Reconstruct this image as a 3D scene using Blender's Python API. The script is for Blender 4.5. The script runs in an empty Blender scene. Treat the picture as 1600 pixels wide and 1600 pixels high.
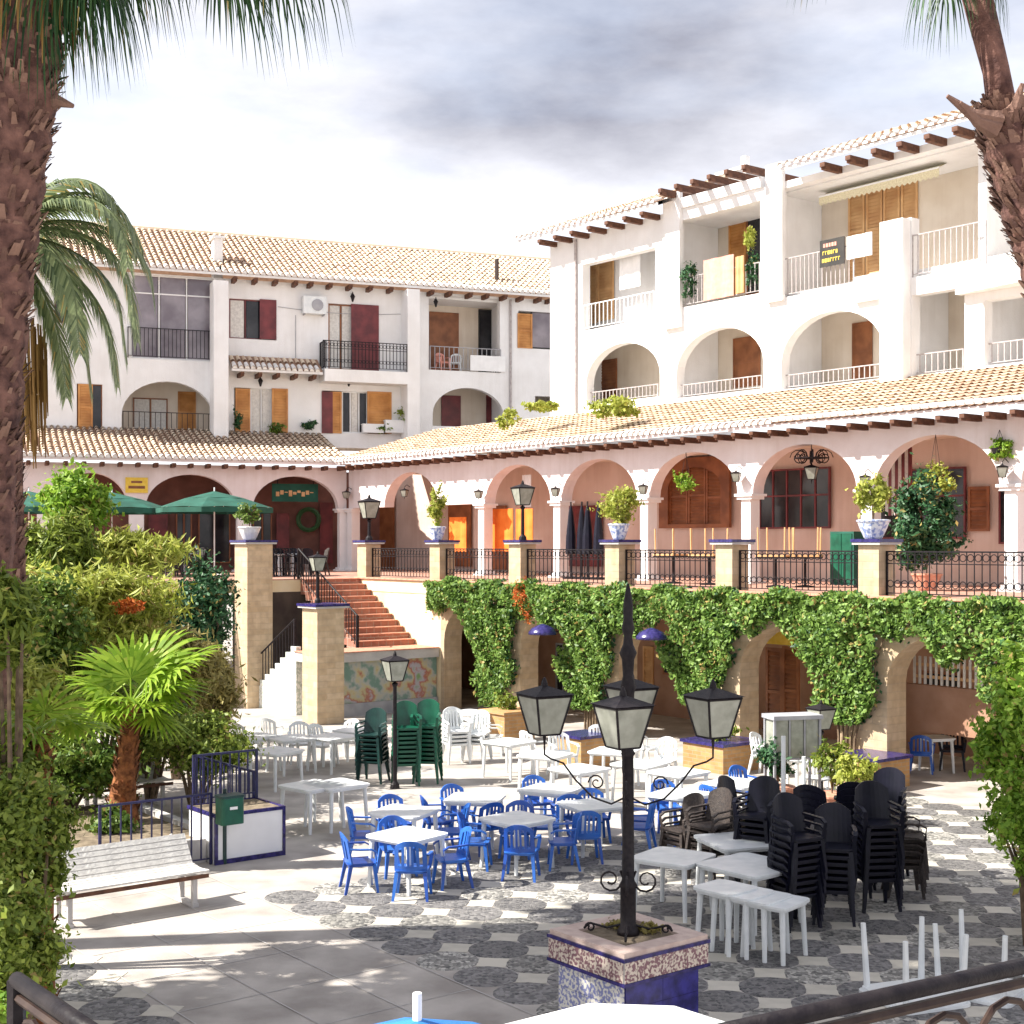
import bpy, math, random
import numpy as np
from mathutils import Vector, Matrix, Euler
R_ = math.radians
rnd = random.Random(7)
rng = np.random.default_rng(7)
sc = bpy.context.scene
COL = sc.collection
ZC = 4.7            # eye height above the courtyard
F = 2200.0          # focal length in photo pixels

# ------------------------------------------------------------------ camera
cam_d = bpy.data.cameras.new('camera'); cam = bpy.data.objects.new('camera', cam_d); COL.objects.link(cam)
cam.location = (0, 0, ZC); cam.rotation_euler = (R_(90), 0, 0)
cam_d.sensor_width = 36; cam_d.lens = F / 1600 * 36; cam_d.shift_y = 0.030
cam_d.clip_start = 0.1; cam_d.clip_end = 2000
sc.camera = cam

# ------------------------------------------------------------------ light
SUN_EL, SUN_AZ = R_(44), math.atan2(-0.13, -0.99)      # direction towards the sun, from the left
sdir = Vector((math.cos(SUN_AZ) * math.cos(SUN_EL), math.sin(SUN_AZ) * math.cos(SUN_EL), math.sin(SUN_EL)))
sun_d = bpy.data.lights.new('sun', 'SUN'); sun_d.energy = 5.0; sun_d.angle = R_(0.5); sun_d.color = (1, 0.95, 0.86)
sun = bpy.data.objects.new('sun', sun_d); COL.objects.link(sun)
sun.rotation_euler = sdir.to_track_quat('Z', 'Y').to_euler(); sun.location = (-30, 0, 40)
world = bpy.data.worlds.new('World'); sc.world = world; world.use_nodes = True
nt = world.node_tree; nt.nodes.clear()
N = nt.nodes.new; L = nt.links.new
out = N('ShaderNodeOutputWorld'); bg = N('ShaderNodeBackground'); bg.inputs[1].default_value = 0.115
sky = N('ShaderNodeTexSky'); sky.sky_type = 'NISHITA'; sky.sun_disc = False
sky.sun_elevation = SUN_EL; sky.sun_rotation = math.atan2(sdir.x, sdir.y)
sky.dust_density = 2.0; sky.air_density = 1.0
geo = N('ShaderNodeTexCoord'); mp = N('ShaderNodeMapping'); mp.inputs['Scale'].default_value = (1.0, 1.0, 3.2)
mp.inputs['Location'].default_value = (0.62, 0.1, 0.3)
n1 = N('ShaderNodeTexNoise'); n1.inputs['Scale'].default_value = 3.0; n1.inputs['Detail'].default_value = 7; n1.inputs['Roughness'].default_value = 0.52
n2 = N('ShaderNodeTexNoise'); n2.inputs['Scale'].default_value = 2.4; n2.inputs['Detail'].default_value = 9; n2.inputs['Roughness'].default_value = 0.56
mp2 = N('ShaderNodeMapping'); mp2.inputs['Location'].default_value = (4.3, 1.9, 7.55); mp2.inputs['Scale'].default_value = (1, 1, 2.6)
L(geo.outputs['Generated'], mp.inputs[0]); L(mp.outputs[0], n1.inputs[0])
L(geo.outputs['Generated'], mp2.inputs[0]); L(mp2.outputs[0], n2.inputs[0])
cr = N('ShaderNodeValToRGB'); cr.color_ramp.elements[0].position = 0.40; cr.color_ramp.elements[1].position = 0.56
cr.color_ramp.elements[0].color = (0.74, 0.74, 0.74, 1); cr.color_ramp.elements[1].color = (0.97, 0.97, 0.97, 1)
cr2 = N('ShaderNodeValToRGB')
cr2.color_ramp.elements[0].position = 0.24; cr2.color_ramp.elements[0].color = (1.3, 1.3, 1.6, 1)
cr2.color_ramp.elements[1].position = 0.68; cr2.color_ramp.elements[1].color = (6.4, 6.4, 6.7, 1)
spz = N('ShaderNodeSeparateXYZ'); L(geo.outputs['Generated'], spz.inputs[0])
mz = N('ShaderNodeMath'); mz.operation = 'MULTIPLY_ADD'; mz.inputs[1].default_value = -0.85; mz.inputs[2].default_value = 0.235; mz.use_clamp = False
cl = N('ShaderNodeClamp'); cl.inputs[1].default_value = 0; cl.inputs[2].default_value = 0.40; L(spz.outputs[2], cl.inputs[0]); L(cl.outputs[0], mz.inputs[0])
az_ = N('ShaderNodeMath'); az_.operation = 'ADD'; L(n2.outputs[0], az_.inputs[0]); L(mz.outputs[0], az_.inputs[1])
L(n1.outputs[0], cr.inputs[0]); L(az_.outputs[0], cr2.inputs[0])
mx = N('ShaderNodeMix'); mx.data_type = 'RGBA'
L(cr.outputs[0], mx.inputs[0]); L(sky.outputs[0], mx.inputs[6]); L(cr2.outputs[0], mx.inputs[7])
L(mx.outputs[2], bg.inputs[0]); L(bg.outputs[0], out.inputs[0])
sc.view_settings.view_transform = 'Standard'; sc.view_settings.look = 'None'
sc.view_settings.exposure = 1.18; sc.view_settings.gamma = 1; sc.view_settings.use_curve_mapping = False
sc.render.engine = 'CYCLES'
sc.cycles.max_bounces = 6; sc.cycles.diffuse_bounces = 4; sc.cycles.transparent_max_bounces = 6

# ------------------------------------------------------------------ materials
def mat(name, c1, c2=None, scale=3.0, rough=0.8, bump=0.0, bscale=40, metal=0.0, detail=5, spec=0.5, lo=0.35, hi=0.65, island=0.0, obr=0.0, trans=0.0):
    m = bpy.data.materials.new(name); m.use_nodes = True
    t = m.node_tree; b = t.nodes['Principled BSDF']; b.inputs['Roughness'].default_value = rough
    b.inputs['Metallic'].default_value = metal; b.inputs['Specular IOR Level'].default_value = spec
    A = t.nodes.new; K = t.links.new
    c2 = c2 or c1
    tc = A('ShaderNodeTexCoord')
    n = A('ShaderNodeTexNoise'); n.inputs['Scale'].default_value = scale; n.inputs['Detail'].default_value = detail
    K(tc.outputs['Object'], n.inputs[0])
    r = A('ShaderNodeValToRGB'); r.color_ramp.elements[0].position = lo; r.color_ramp.elements[1].position = hi
    r.color_ramp.elements[0].color = (*c1, 1); r.color_ramp.elements[1].color = (*c2, 1)
    fac = n.outputs[0]
    if island or obr:
        if island:
            g = A('ShaderNodeNewGeometry'); src = g.outputs['Random Per Island']; w = island
        else:
            g = A('ShaderNodeObjectInfo'); src = g.outputs['Random']; w = obr
        mm = A('ShaderNodeMix'); mm.data_type = 'FLOAT'; mm.inputs[0].default_value = w
        K(n.outputs[0], mm.inputs[2]); K(src, mm.inputs[3]); fac = mm.outputs[0]
    K(fac, r.inputs[0]); K(r.outputs[0], b.inputs['Base Color'])
    if bump:
        n3 = A('ShaderNodeTexNoise'); n3.inputs['Scale'].default_value = bscale; n3.inputs['Detail'].default_value = 4
        K(tc.outputs['Object'], n3.inputs[0])
        bp = A('ShaderNodeBump'); bp.inputs['Strength'].default_value = bump; bp.inputs['Distance'].default_value = 0.03
        K(n3.outputs[0], bp.inputs['Height']); K(bp.outputs[0], b.inputs['Normal'])
    if trans:
        tr = A('ShaderNodeBsdfTranslucent'); K(r.outputs[0], tr.inputs[0])
        ms = A('ShaderNodeMixShader'); ms.inputs[0].default_value = trans
        K(b.outputs[0], ms.inputs[1]); K(tr.outputs[0], ms.inputs[2]); K(ms.outputs[0], t.nodes['Material Output'].inputs[0])
    return m

def brickmat(name, c1, c2, mortar, sc_=1.0, w=0.4, h=0.1, ms=0.012, rough=0.85, rot=None):
    m = bpy.data.materials.new(name); m.use_nodes = True
    t = m.node_tree; b = t.nodes['Principled BSDF']; b.inputs['Roughness'].default_value = rough
    A = t.nodes.new; K = t.links.new
    tc = A('ShaderNodeTexCoord'); sp = A('ShaderNodeSeparateXYZ'); K(tc.outputs['Object'], sp.inputs[0])
    ad = A('ShaderNodeMath'); ad.operation = 'ADD'; K(sp.outputs[0], ad.inputs[0]); K(sp.outputs[1], ad.inputs[1])
    cb = A('ShaderNodeCombineXYZ'); K(ad.outputs[0], cb.inputs[0]); K(sp.outputs[2], cb.inputs[1])
    br = A('ShaderNodeTexBrick'); br.inputs['Scale'].default_value = sc_
    br.inputs['Color1'].default_value = (*c1, 1); br.inputs['Color2'].default_value = (*c2, 1); br.inputs['Mortar'].default_value = (*mortar, 1)
    br.inputs['Brick Width'].default_value = w; br.inputs['Row Height'].default_value = h; br.inputs['Mortar Size'].default_value = ms
    K(cb.outputs[0], br.inputs[0]); 
    n = A('ShaderNodeTexNoise'); n.inputs['Scale'].default_value = 5; K(tc.outputs['Object'], n.inputs[0])
    mm = A('ShaderNodeMix'); mm.data_type = 'RGBA'; mm.blend_type = 'MULTIPLY'; mm.inputs[0].default_value = 0.5
    K(br.outputs[0], mm.inputs[6]); K(n.outputs[0], mm.inputs[7]); K(mm.outputs[2], b.inputs['Base Color'])
    bp = A('ShaderNodeBump'); bp.inputs['Strength'].default_value = 0.6; bp.inputs['Distance'].default_value = 0.01; bp.invert = True
    K(br.outputs[1], bp.inputs['Height']); K(bp.outputs[0], b.inputs['Normal'])
    return m

M = {}
def streak(m, amt=0.82, col=(0.86, 0.83, 0.78)):
    t = m.node_tree; b = t.nodes['Principled BSDF']; A = t.nodes.new; K = t.links.new; src = b.inputs['Base Color'].links[0].from_socket
    tc = A('ShaderNodeTexCoord'); mp_ = A('ShaderNodeMapping'); mp_.inputs['Scale'].default_value = (2.6, 2.6, 0.16); K(tc.outputs['Object'], mp_.inputs[0])
    n = A('ShaderNodeTexNoise'); n.inputs['Scale'].default_value = 2.0; n.inputs['Detail'].default_value = 7; n.inputs['Roughness'].default_value = .62; K(mp_.outputs[0], n.inputs[0])
    n_ = A('ShaderNodeTexNoise'); n_.inputs['Scale'].default_value = .45; n_.inputs['Detail'].default_value = 5; K(tc.outputs['Object'], n_.inputs[0])
    mu_ = A('ShaderNodeMath'); mu_.operation = 'MULTIPLY'; K(n.outputs[0], mu_.inputs[0]); K(n_.outputs[0], mu_.inputs[1])
    r = A('ShaderNodeValToRGB'); r.color_ramp.elements[0].position = .22; r.color_ramp.elements[1].position = .42; r.color_ramp.elements[0].color = (1, 1, 1, 1); r.color_ramp.elements[1].color = (*col, 1); K(mu_.outputs[0], r.inputs[0])
    x = A('ShaderNodeMix'); x.data_type = 'RGBA'; x.blend_type = 'MULTIPLY'; x.inputs[0].default_value = amt; K(src, x.inputs[6]); K(r.outputs[0], x.inputs[7]); K(x.outputs[2], b.inputs['Base Color'])
M['plaster'] = mat('white_plaster', (0.77, 0.76, 0.755), (0.84, 0.835, 0.835), 1.2, 0.9, 0.25, 25)
M['pplaster'] = mat('pale_pink_plaster', (0.72, 0.64, 0.63), (0.82, 0.76, 0.76), 1.0, 0.9, 0.25, 25)
M['pink'] = mat('salmon_plaster', (0.60, 0.47, 0.41), (0.70, 0.58, 0.52), 0.8, 0.9, 0.2, 25)
M['beige'] = mat('beige_plaster', (0.66, 0.57, 0.47), (0.76, 0.68, 0.58), 0.8, 0.9, 0.2, 25)
M['cream'] = mat('cream_plaster', (0.72, 0.58, 0.36), (0.80, 0.68, 0.48), 1.5, 0.9, 0.2, 30)
M['pier'] = brickmat('ochre_brick', (0.62, 0.46, 0.29), (0.70, 0.54, 0.37), (0.60, 0.47, 0.32), 1, 0.5, 0.16, 0.008)
for k_ in ('plaster', 'pplaster', 'pink', 'beige', 'cream', 'pier'): streak(M[k_], {'pier': .9, 'plaster': .45, 'pplaster': .6}.get(k_, .7), (.86, .84, .82) if k_ == 'plaster' else (.84, .80, .76))
M['orangebrick'] = brickmat('orange_brick', (0.52, 0.27, 0.10), (0.62, 0.36, 0.15), (0.50, 0.36, 0.22), 1, 0.25, 0.08, 0.008)
M['tile'] = mat('clay_roof_tile', (0.50, 0.35, 0.25), (0.74, 0.62, 0.47), 1.5, 0.85, 0.3, 60, island=0.5, lo=0.15, hi=0.75)
M['tileobj'] = mat('sunbleached_clay_tile', (0.50, 0.35, 0.25), (0.74, 0.62, 0.47), 1.5, 0.85, 0.3, 60, obr=0.5, lo=0.15, hi=0.75)
M['whitetile'] = mat('whitewashed_tile_end', (0.70, 0.66, 0.62), (0.82, 0.80, 0.77), 6, 0.9, 0.2, 60)
M['roofbase'] = mat('darkened_roof_clay', (0.30, 0.18, 0.12), (0.42, 0.27, 0.19), 5, 0.95)  # pans darker than the tiles, shade between the rows put into the colour
M['beam'] = mat('dark_stained_beam', (0.07, 0.025, 0.012), (0.15, 0.06, 0.03), 8, 0.7)
M['wood'] = mat('varnished_orange_wood', (0.42, 0.17, 0.04), (0.60, 0.28, 0.08), 2.2, 0.5, detail=2, bump=0.1, bscale=30)
M['lwood'] = mat('pale_orange_wood', (0.55, 0.30, 0.13), (0.68, 0.42, 0.20), 2.2, 0.6, detail=2, bump=0.1, bscale=30)
M['bwood'] = mat('brown_wood', (0.18, 0.06, 0.02), (0.30, 0.11, 0.04), 2.2, 0.5, detail=2, bump=0.1, bscale=30)
M['rwood'] = mat('dark_red_wood', (0.10, 0.015, 0.02), (0.19, 0.03, 0.035), 2.2, 0.5, detail=2, bump=0.1, bscale=30)
M['iron'] = mat('black_wrought_iron', (0.008, 0.006, 0.009), (0.02, 0.016, 0.018), 20, 0.55, 0.15, 60, spec=0.2)
M['iron2'] = mat('brown_wrought_iron', (0.025, 0.012, 0.010), (0.05, 0.03, 0.022), 20, 0.5, spec=0.3)
M['glass'] = mat('dark_window_glass', (0.012, 0.012, 0.016), (0.045, 0.045, 0.05), 1.0, 0.10, spec=0.35)
M['lglass'] = mat('lilac_reflecting_glass', (0.15, 0.125, 0.15), (0.30, 0.27, 0.30), .9, 0.15, spec=0.5)
M['maroon'] = mat('dark_maroon_wall', (0.11, 0.05, 0.04), (0.20, 0.09, 0.07), 1.5, 0.8)  # even dark maroon for the inner arcade wall
M['paleglass'] = mat('frosted_lantern_glass', (0.22, 0.23, 0.19), (0.34, 0.35, 0.30), 6, 0.35)
M['white'] = mat('white_paint', (0.78, 0.78, 0.78), (0.84, 0.84, 0.84), 3, 0.5)
M['curtain'] = mat('white_curtain', (0.58, 0.56, 0.53), (0.72, 0.70, 0.66), 12, 0.9, 0.3, 30)
M['grey'] = mat('grey_paint', (0.30, 0.30, 0.33), (0.40, 0.40, 0.42), 3, 0.6)
M['wplastic'] = mat('white_moulded_plastic', (0.66, 0.69, 0.70), (0.78, 0.80, 0.80), 6, 0.35, spec=0.5)
M['bplastic'] = mat('blue_moulded_plastic', (0.015, 0.07, 0.36), (0.03, 0.15, 0.55), 5, 0.35, spec=0.5, obr=0.4)
M['gplastic'] = mat('dark_green_plastic', (0.0, 0.055, 0.03), (0.005, 0.10, 0.055), 5, 0.38)
M['gplastic2'] = mat('blackish_green_plastic', (0.003, 0.022, 0.022), (0.008, 0.045, 0.04), 5, 0.4)
M['kplastic'] = mat('black_navy_plastic', (0.004, 0.005, 0.012), (0.009, 0.009, 0.02), 5, 0.42, spec=0.25)
M['kbrown'] = mat('brown_black_rattan', (0.018, 0.012, 0.012), (0.05, 0.036, 0.03), 30, 0.6, 0.4, 90)
M['lrail'] = mat('faded_grey_iron', (0.34, 0.30, 0.30), (0.48, 0.44, 0.43), 9, 0.6)
M['bluetile'] = mat('cobalt_glazed_tile', (0.012, 0.01, 0.09), (0.035, 0.03, 0.24), 9, 0.2, spec=0.7)
M['blueedge'] = mat('navy_glazed_edge', (0.012, 0.01, 0.07), (0.04, 0.03, 0.16), 14, 0.25)
M['terracotta'] = brickmat('terracotta_floor_tile', (0.40, 0.15, 0.10), (0.50, 0.22, 0.15), (0.45, 0.32, 0.26), 1, 0.25, 0.25, 0.012)
M['terraedge'] = mat('terracotta_edge', (0.48, 0.20, 0.13), (0.62, 0.32, 0.22), 9, 0.7)
M['terrafloor'] = mat('terracotta_paving', (0.36, 0.18, 0.13), (0.48, 0.28, 0.21), 5, 0.7)
M['concrete'] = mat('light_concrete', (0.42, 0.40, 0.39), (0.52, 0.50, 0.48), 2.0, 0.9, 0.2, 30)
M['ground'] = mat('pale_worn_paving', (0.30, 0.27, 0.245), (0.50, 0.46, 0.42), 1.3, 0.85, 0.15, 40, detail=8)
def pebblemat(name, c1, c2, grout, scale):
    m = bpy.data.materials.new(name); m.use_nodes = True; t = m.node_tree; b = t.nodes['Principled BSDF']; b.inputs['Roughness'].default_value = .7; A = t.nodes.new; K = t.links.new
    g = A('ShaderNodeNewGeometry'); v = A('ShaderNodeTexVoronoi'); v.inputs['Scale'].default_value = scale; K(g.outputs['Position'], v.inputs[0]); e = A('ShaderNodeTexVoronoi'); e.feature = 'DISTANCE_TO_EDGE'; e.inputs['Scale'].default_value = scale; K(g.outputs['Position'], e.inputs[0])
    s = A('ShaderNodeSeparateXYZ'); K(v.outputs['Color'], s.inputs[0]); r = A('ShaderNodeValToRGB'); r.color_ramp.elements[0].color = (*c1, 1); r.color_ramp.elements[1].color = (*c2, 1); K(s.outputs[0], r.inputs[0])
    o = A('ShaderNodeObjectInfo'); mo = A('ShaderNodeMapRange'); mo.inputs[3].default_value = .75; mo.inputs[4].default_value = 1.25; K(o.outputs['Random'], mo.inputs[0]); sc_ = A('ShaderNodeVectorMath'); sc_.operation = 'SCALE'; K(r.outputs[0], sc_.inputs[0]); K(mo.outputs[0], sc_.inputs['Scale'])
    er = A('ShaderNodeMapRange'); er.inputs[2].default_value = .10; K(e.outputs['Distance'], er.inputs[0]); x = A('ShaderNodeMix'); x.data_type = 'RGBA'; x.inputs[6].default_value = (*grout, 1); K(er.outputs[0], x.inputs[0]); K(sc_.outputs[0], x.inputs[7]); K(x.outputs[2], b.inputs['Base Color'])
    bp = A('ShaderNodeBump'); bp.inputs['Strength'].default_value = .7; bp.inputs['Distance'].default_value = .01; K(er.outputs[0], bp.inputs['Height']); K(bp.outputs[0], b.inputs['Normal']); return m
M['pebble'] = pebblemat('dark_pebble_mosaic', (0.05, 0.05, 0.055), (0.24, 0.23, 0.225), (0.20, 0.19, 0.18), 20)
M['pebble2'] = pebblemat('speckled_pebble_mosaic', (0.06, 0.06, 0.06), (0.48, 0.46, 0.42), (0.22, 0.21, 0.19), 20)
M['paleslab'] = mat('cream_paving_inlay', (0.45, 0.42, 0.36), (0.58, 0.54, 0.46), 5, 0.8, 0.1, 40, obr=0.4)
M['coping'] = mat('pale_pink_stone', (0.46, 0.34, 0.30), (0.58, 0.46, 0.40), 9, 0.7, 0.15, 50)
M['soil'] = mat('dry_soil', (0.12, 0.09, 0.06), (0.24, 0.19, 0.13), 8, 1.0, 0.6, 20)
M['teal'] = mat('green_canvas', (0.005, 0.065, 0.042), (0.012, 0.10, 0.07), 2, 0.8)
M['whitecloth'] = mat('white_canvas', (0.78, 0.78, 0.78), (0.86, 0.86, 0.86), 3, 0.8)
M['bluecloth'] = mat('bright_blue_canvas', (0.02, 0.16, 0.50), (0.03, 0.22, 0.62), 3, 0.7)
M['orange'] = mat('orange_cloth', (0.80, 0.16, 0.01), (0.88, 0.24, 0.03), 3, 0.8)
M['pinkcloth'] = mat('salmon_towel', (0.72, 0.30, 0.24), (0.80, 0.38, 0.30), 6, 0.95)
M['yellow'] = mat('yellow_paint', (0.75, 0.52, 0.05), (0.85, 0.62, 0.10), 8, 0.7)
M['black'] = mat('black_paint', (0.01, 0.01, 0.01), (0.03, 0.025, 0.02), 5, 0.6)
M['awn'] = mat('cream_awning_fabric', (0.62, 0.55, 0.36), (0.78, 0.72, 0.52), 22, 0.9)
M['pot'] = mat('blue_white_glazed_pot', (0.25, 0.32, 0.55), (0.75, 0.77, 0.80), 14, 0.3, lo=0.42, hi=0.55)
M['wpot'] = mat('white_glazed_pot', (0.66, 0.66, 0.64), (0.78, 0.78, 0.76), 8, 0.4)
M['dark'] = mat('shade_coloured_wall', (0.05, 0.035, 0.03), (0.09, 0.065, 0.05), 2, 0.95)  # shade of the open undercroft put into the wall colour
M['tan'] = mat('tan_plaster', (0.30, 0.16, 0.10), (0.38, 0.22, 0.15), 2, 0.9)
M['bark'] = mat('palm_bark', (0.05, 0.02, 0.018), (0.22, 0.11, 0.085), 7, 0.95, 0.9, 18, detail=9, lo=0.3, hi=0.7)
M['boot'] = mat('palm_leaf_base', (0.06, 0.022, 0.02), (0.32, 0.19, 0.14), 9, 0.9, 0.5, 30, island=0.6, lo=0.1, hi=0.9)
M['rbark'] = mat('red_fibre_bark', (0.14, 0.045, 0.015), (0.32, 0.12, 0.04), 10, 0.95, 0.8, 25)
M['dead'] = mat('dead_frond', (0.16, 0.08, 0.02), (0.34, 0.20, 0.06), 6, 0.9, island=0.6, lo=0.1, hi=0.9)
def leaf(name, c1, c2, tr=0.25, rough=0.5, scale=1.6, dry=True):
    m = mat(name, c1, c2, scale, rough, island=0.7, lo=0.12, hi=0.80, trans=tr, spec=0.35)
    if dry:
        r = [n for n in m.node_tree.nodes if n.type == 'VALTORGB'][0].color_ramp.elements
        for p, c in ((0.815, tuple(x*1.15 for x in c2)), (0.835, (0.40, 0.30, 0.10))): q = r.new(p); q.color = (*c, 1)
    return m
M['lf_vine'] = leaf('vine_leaf', (0.04, 0.10, 0.012), (0.24, 0.38, 0.08), 0.32)
M['lf_bright'] = leaf('bright_leaf', (0.10, 0.23, 0.012), (0.32, 0.48, 0.06), 0.4)
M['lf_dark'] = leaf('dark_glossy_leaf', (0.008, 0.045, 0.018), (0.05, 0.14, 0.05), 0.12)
M['lf_olive'] = leaf('olive_leaf', (0.07, 0.12, 0.012), (0.30, 0.37, 0.06), 0.32)
M['lf_yellow'] = leaf('yellow_green_leaf', (0.20, 0.25, 0.02), (0.52, 0.55, 0.12), 0.4)
M['lf_mid'] = leaf('mid_green_leaf', (0.04, 0.10, 0.012), (0.18, 0.26, 0.04), 0.25)
M['lf_brown'] = leaf('dry_brown_leaf', (0.16, 0.13, 0.03), (0.44, 0.38, 0.13), 0.3)
M['lf_red'] = leaf('orange_bract', (0.50, 0.10, 0.02), (0.75, 0.25, 0.06), 0.25)
M['fan'] = leaf('fan_palm_blade', (0.15, 0.28, 0.015), (0.36, 0.50, 0.05), 0.45, 0.45)
M['fandark'] = leaf('tall_palm_blade', (0.010, 0.045, 0.015), (0.06, 0.13, 0.04), 0.2, 0.45)
M['feather'] = leaf('date_palm_leaflet', (0.07, 0.11, 0.05), (0.32, 0.38, 0.19), 0.35, 0.45)
M['stemw'] = mat('woody_stem', (0.09, 0.06, 0.035), (0.20, 0.14, 0.09), 9, 0.9, 0.4, 30)

def muralmat():
    m = bpy.data.materials.new('painted_tile_mural'); m.use_nodes = True
    t = m.node_tree; b = t.nodes['Principled BSDF']; b.inputs['Roughness'].default_value = 0.3
    A = t.nodes.new; K = t.links.new
    tc = A('ShaderNodeTexCoord'); v = A('ShaderNodeTexNoise'); v.inputs['Scale'].default_value = 1.7; v.inputs['Detail'].default_value = 6
    K(tc.outputs['Object'], v.inputs[0]); r = A('ShaderNodeValToRGB'); e = r.color_ramp.elements
    cols = [(0.0, (0.10, 0.20, 0.15)), (0.38, (0.16, 0.26, 0.22)), (0.44, (0.40, 0.40, 0.38)), (0.50, (0.48, 0.42, 0.24)), (0.55, (0.38, 0.13, 0.09)), (0.60, (0.42, 0.40, 0.44)), (0.68, (0.20, 0.32, 0.14))]
    e[0].position = 0; e[0].color = (*cols[0][1], 1); e[1].position = cols[-1][0]; e[1].color = (*cols[-1][1], 1)
    for p, c in cols[1:-1]: q = e.new(p); q.color = (*c, 1)
    K(v.outputs[0], r.inputs[0]); K(r.outputs[0], b.inputs['Base Color']); return m
M['mural'] = muralmat()
def speckmat(name, c1, c2, scale):
    return mat(name, c1, c2, scale, 0.3, detail=1, lo=0.45, hi=0.55)
M['mosaic'] = speckmat('white_patterned_tile', (0.22, 0.24, 0.45), (0.70, 0.68, 0.62), 30)
M['band'] = speckmat('patterned_border_tile', (0.20, 0.10, 0.12), (0.60, 0.52, 0.44), 38)
M['fringe'] = speckmat('flowered_tile', (0.50, 0.55, 0.50), (0.78, 0.78, 0.74), 14)

# ------------------------------------------------------------------ mesh helpers
class MB:
    def __init__(s): s.v = []; s.f = []
    def quad(s, a, b, c, d):
        n = len(s.v); s.v += [a, b, c, d]; s.f.append((n, n+1, n+2, n+3)); return s
    def poly(s, pts):
        n = len(s.v); s.v += list(pts); s.f.append(tuple(range(n, n+len(pts)))); return s
    def box(s, x0, x1, y0, y1, z0, z1):
        n = len(s.v)
        s.v += [(x0,y0,z0),(x1,y0,z0),(x1,y1,z0),(x0,y1,z0),(x0,y0,z1),(x1,y0,z1),(x1,y1,z1),(x0,y1,z1)]
        s.f += [(n,n+3,n+2,n+1),(n+4,n+5,n+6,n+7),(n,n+1,n+5,n+4),(n+1,n+2,n+6,n+5),(n+2,n+3,n+7,n+6),(n+3,n,n+4,n+7)]; return s
    def prism(s, pts, z0, z1):           # pts ccw in xy
        n = len(s.v); k = len(pts)
        s.v += [(p[0], p[1], z0) for p in pts] + [(p[0], p[1], z1) for p in pts]
        s.f.append(tuple(range(n+k-1, n-1, -1))); s.f.append(tuple(range(n+k, n+2*k)))
        for i in range(k): j = (i+1) % k; s.f.append((n+i, n+j, n+k+j, n+k+i))
        return s
    def tube(s, pts, r, k=6, cap=True):
        P = [Vector(p) for p in pts]; n0 = len(s.v)
        rs = r if isinstance(r, (list, tuple)) else [r]*len(P)
        up = None
        for i, p in enumerate(P):
            d = (P[min(i+1, len(P)-1)] - P[max(i-1, 0)]).normalized()
            if up is None: up = Vector((0,0,1)) if abs(d.z) < 0.9 else Vector((1,0,0))
            a = d.cross(up).normalized(); b = a.cross(d).normalized(); up = b
            for j in range(k):
                t = 2*math.pi*j/k; q = p + (a*math.cos(t) + b*math.sin(t))*rs[i]; s.v.append(tuple(q))
        for i in range(len(P)-1):
            for j in range(k):
                a = n0+i*k+j; b = n0+i*k+(j+1) % k; s.f.append((a, a+k, b+k, b))
        if cap: s.f.append(tuple(n0+j for j in range(k))); e = n0+(len(P)-1)*k; s.f.append(tuple(e+j for j in range(k-1, -1, -1)))
        return s
    def lathe(s, prof, k=16, c=(0,0,0), sx=1, sy=1, rot=0):
        n0 = len(s.v)
        for r, z in prof:
            for j in range(k):
                t = 2*math.pi*j/k+rot; s.v.append((c[0]+r*math.cos(t)*sx, c[1]+r*math.sin(t)*sy, c[2]+z))
        for i in range(len(prof)-1):
            for j in range(k):
                a = n0+i*k+j; b = n0+i*k+(j+1) % k; s.f.append((a, b, b+k, a+k))
        s.f.append(tuple(n0+j for j in range(k-1, -1, -1))); e = n0+(len(prof)-1)*k; s.f.append(tuple(e+j for j in range(k)))
        return s
    def xf(s, mtx):
        s.v = [tuple(mtx @ Vector(p)) for p in s.v]; return s
    def mesh(s, name, m, smooth=False):
        me = bpy.data.meshes.new(name); me.from_pydata(s.v, [], s.f); me.materials.append(m)
        if smooth:
            for p in me.polygons: p.use_smooth = True
        me.update(); return me

def npmesh(name, V, Fq, m, smooth=False):
    """V (n,3), Fq (m,k) arrays"""
    me = bpy.data.meshes.new(name); k = Fq.shape[1]
    me.vertices.add(len(V)); me.vertices.foreach_set('co', np.ascontiguousarray(V, dtype=np.float32).ravel())
    me.loops.add(Fq.size); me.loops.foreach_set('vertex_index', np.ascontiguousarray(Fq, dtype=np.int32).ravel())
    me.polygons.add(len(Fq)); me.polygons.foreach_set('loop_start', np.arange(0, Fq.size, k, dtype=np.int32))
    me.update(calc_edges=True); me.materials.append(m)
    return me

def lab(o, label=None, cat=None, group=None, kind=None):
    if label: o['label'] = label
    if cat: o['category'] = cat
    if group: o['group'] = group
    if kind: o['kind'] = kind
    return o
def E(name, label, cat, loc, rz=0, group=None):
    o = bpy.data.objects.new(name, None); COL.objects.link(o); o.empty_display_size = 0.2
    o.location = loc; o.rotation_euler = (0, 0, rz); return lab(o, label, cat, group)
def O(name, mb, m=None, parent=None, smooth=False, loc=None, rot=None, off=None, kind=None, label=None):
    me = mb.mesh(name, M[m] if isinstance(m, str) else m, smooth) if isinstance(mb, MB) else mb
    o = bpy.data.objects.new(name, me); COL.objects.link(o)
    if parent is not None:
        o.parent = parent
        if '_o' in parent and off is None and loc is None: o.location = [-x for x in parent['_o']]
    if loc is not None:
        o.location = loc
        if parent is not None and '_o' in parent: o.location = [loc[i]-parent['_o'][i] for i in range(3)]
    if rot is not None: o.rotation_euler = rot
    if kind: o['kind'] = kind
    if label: o['label'] = label
    return o
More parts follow.
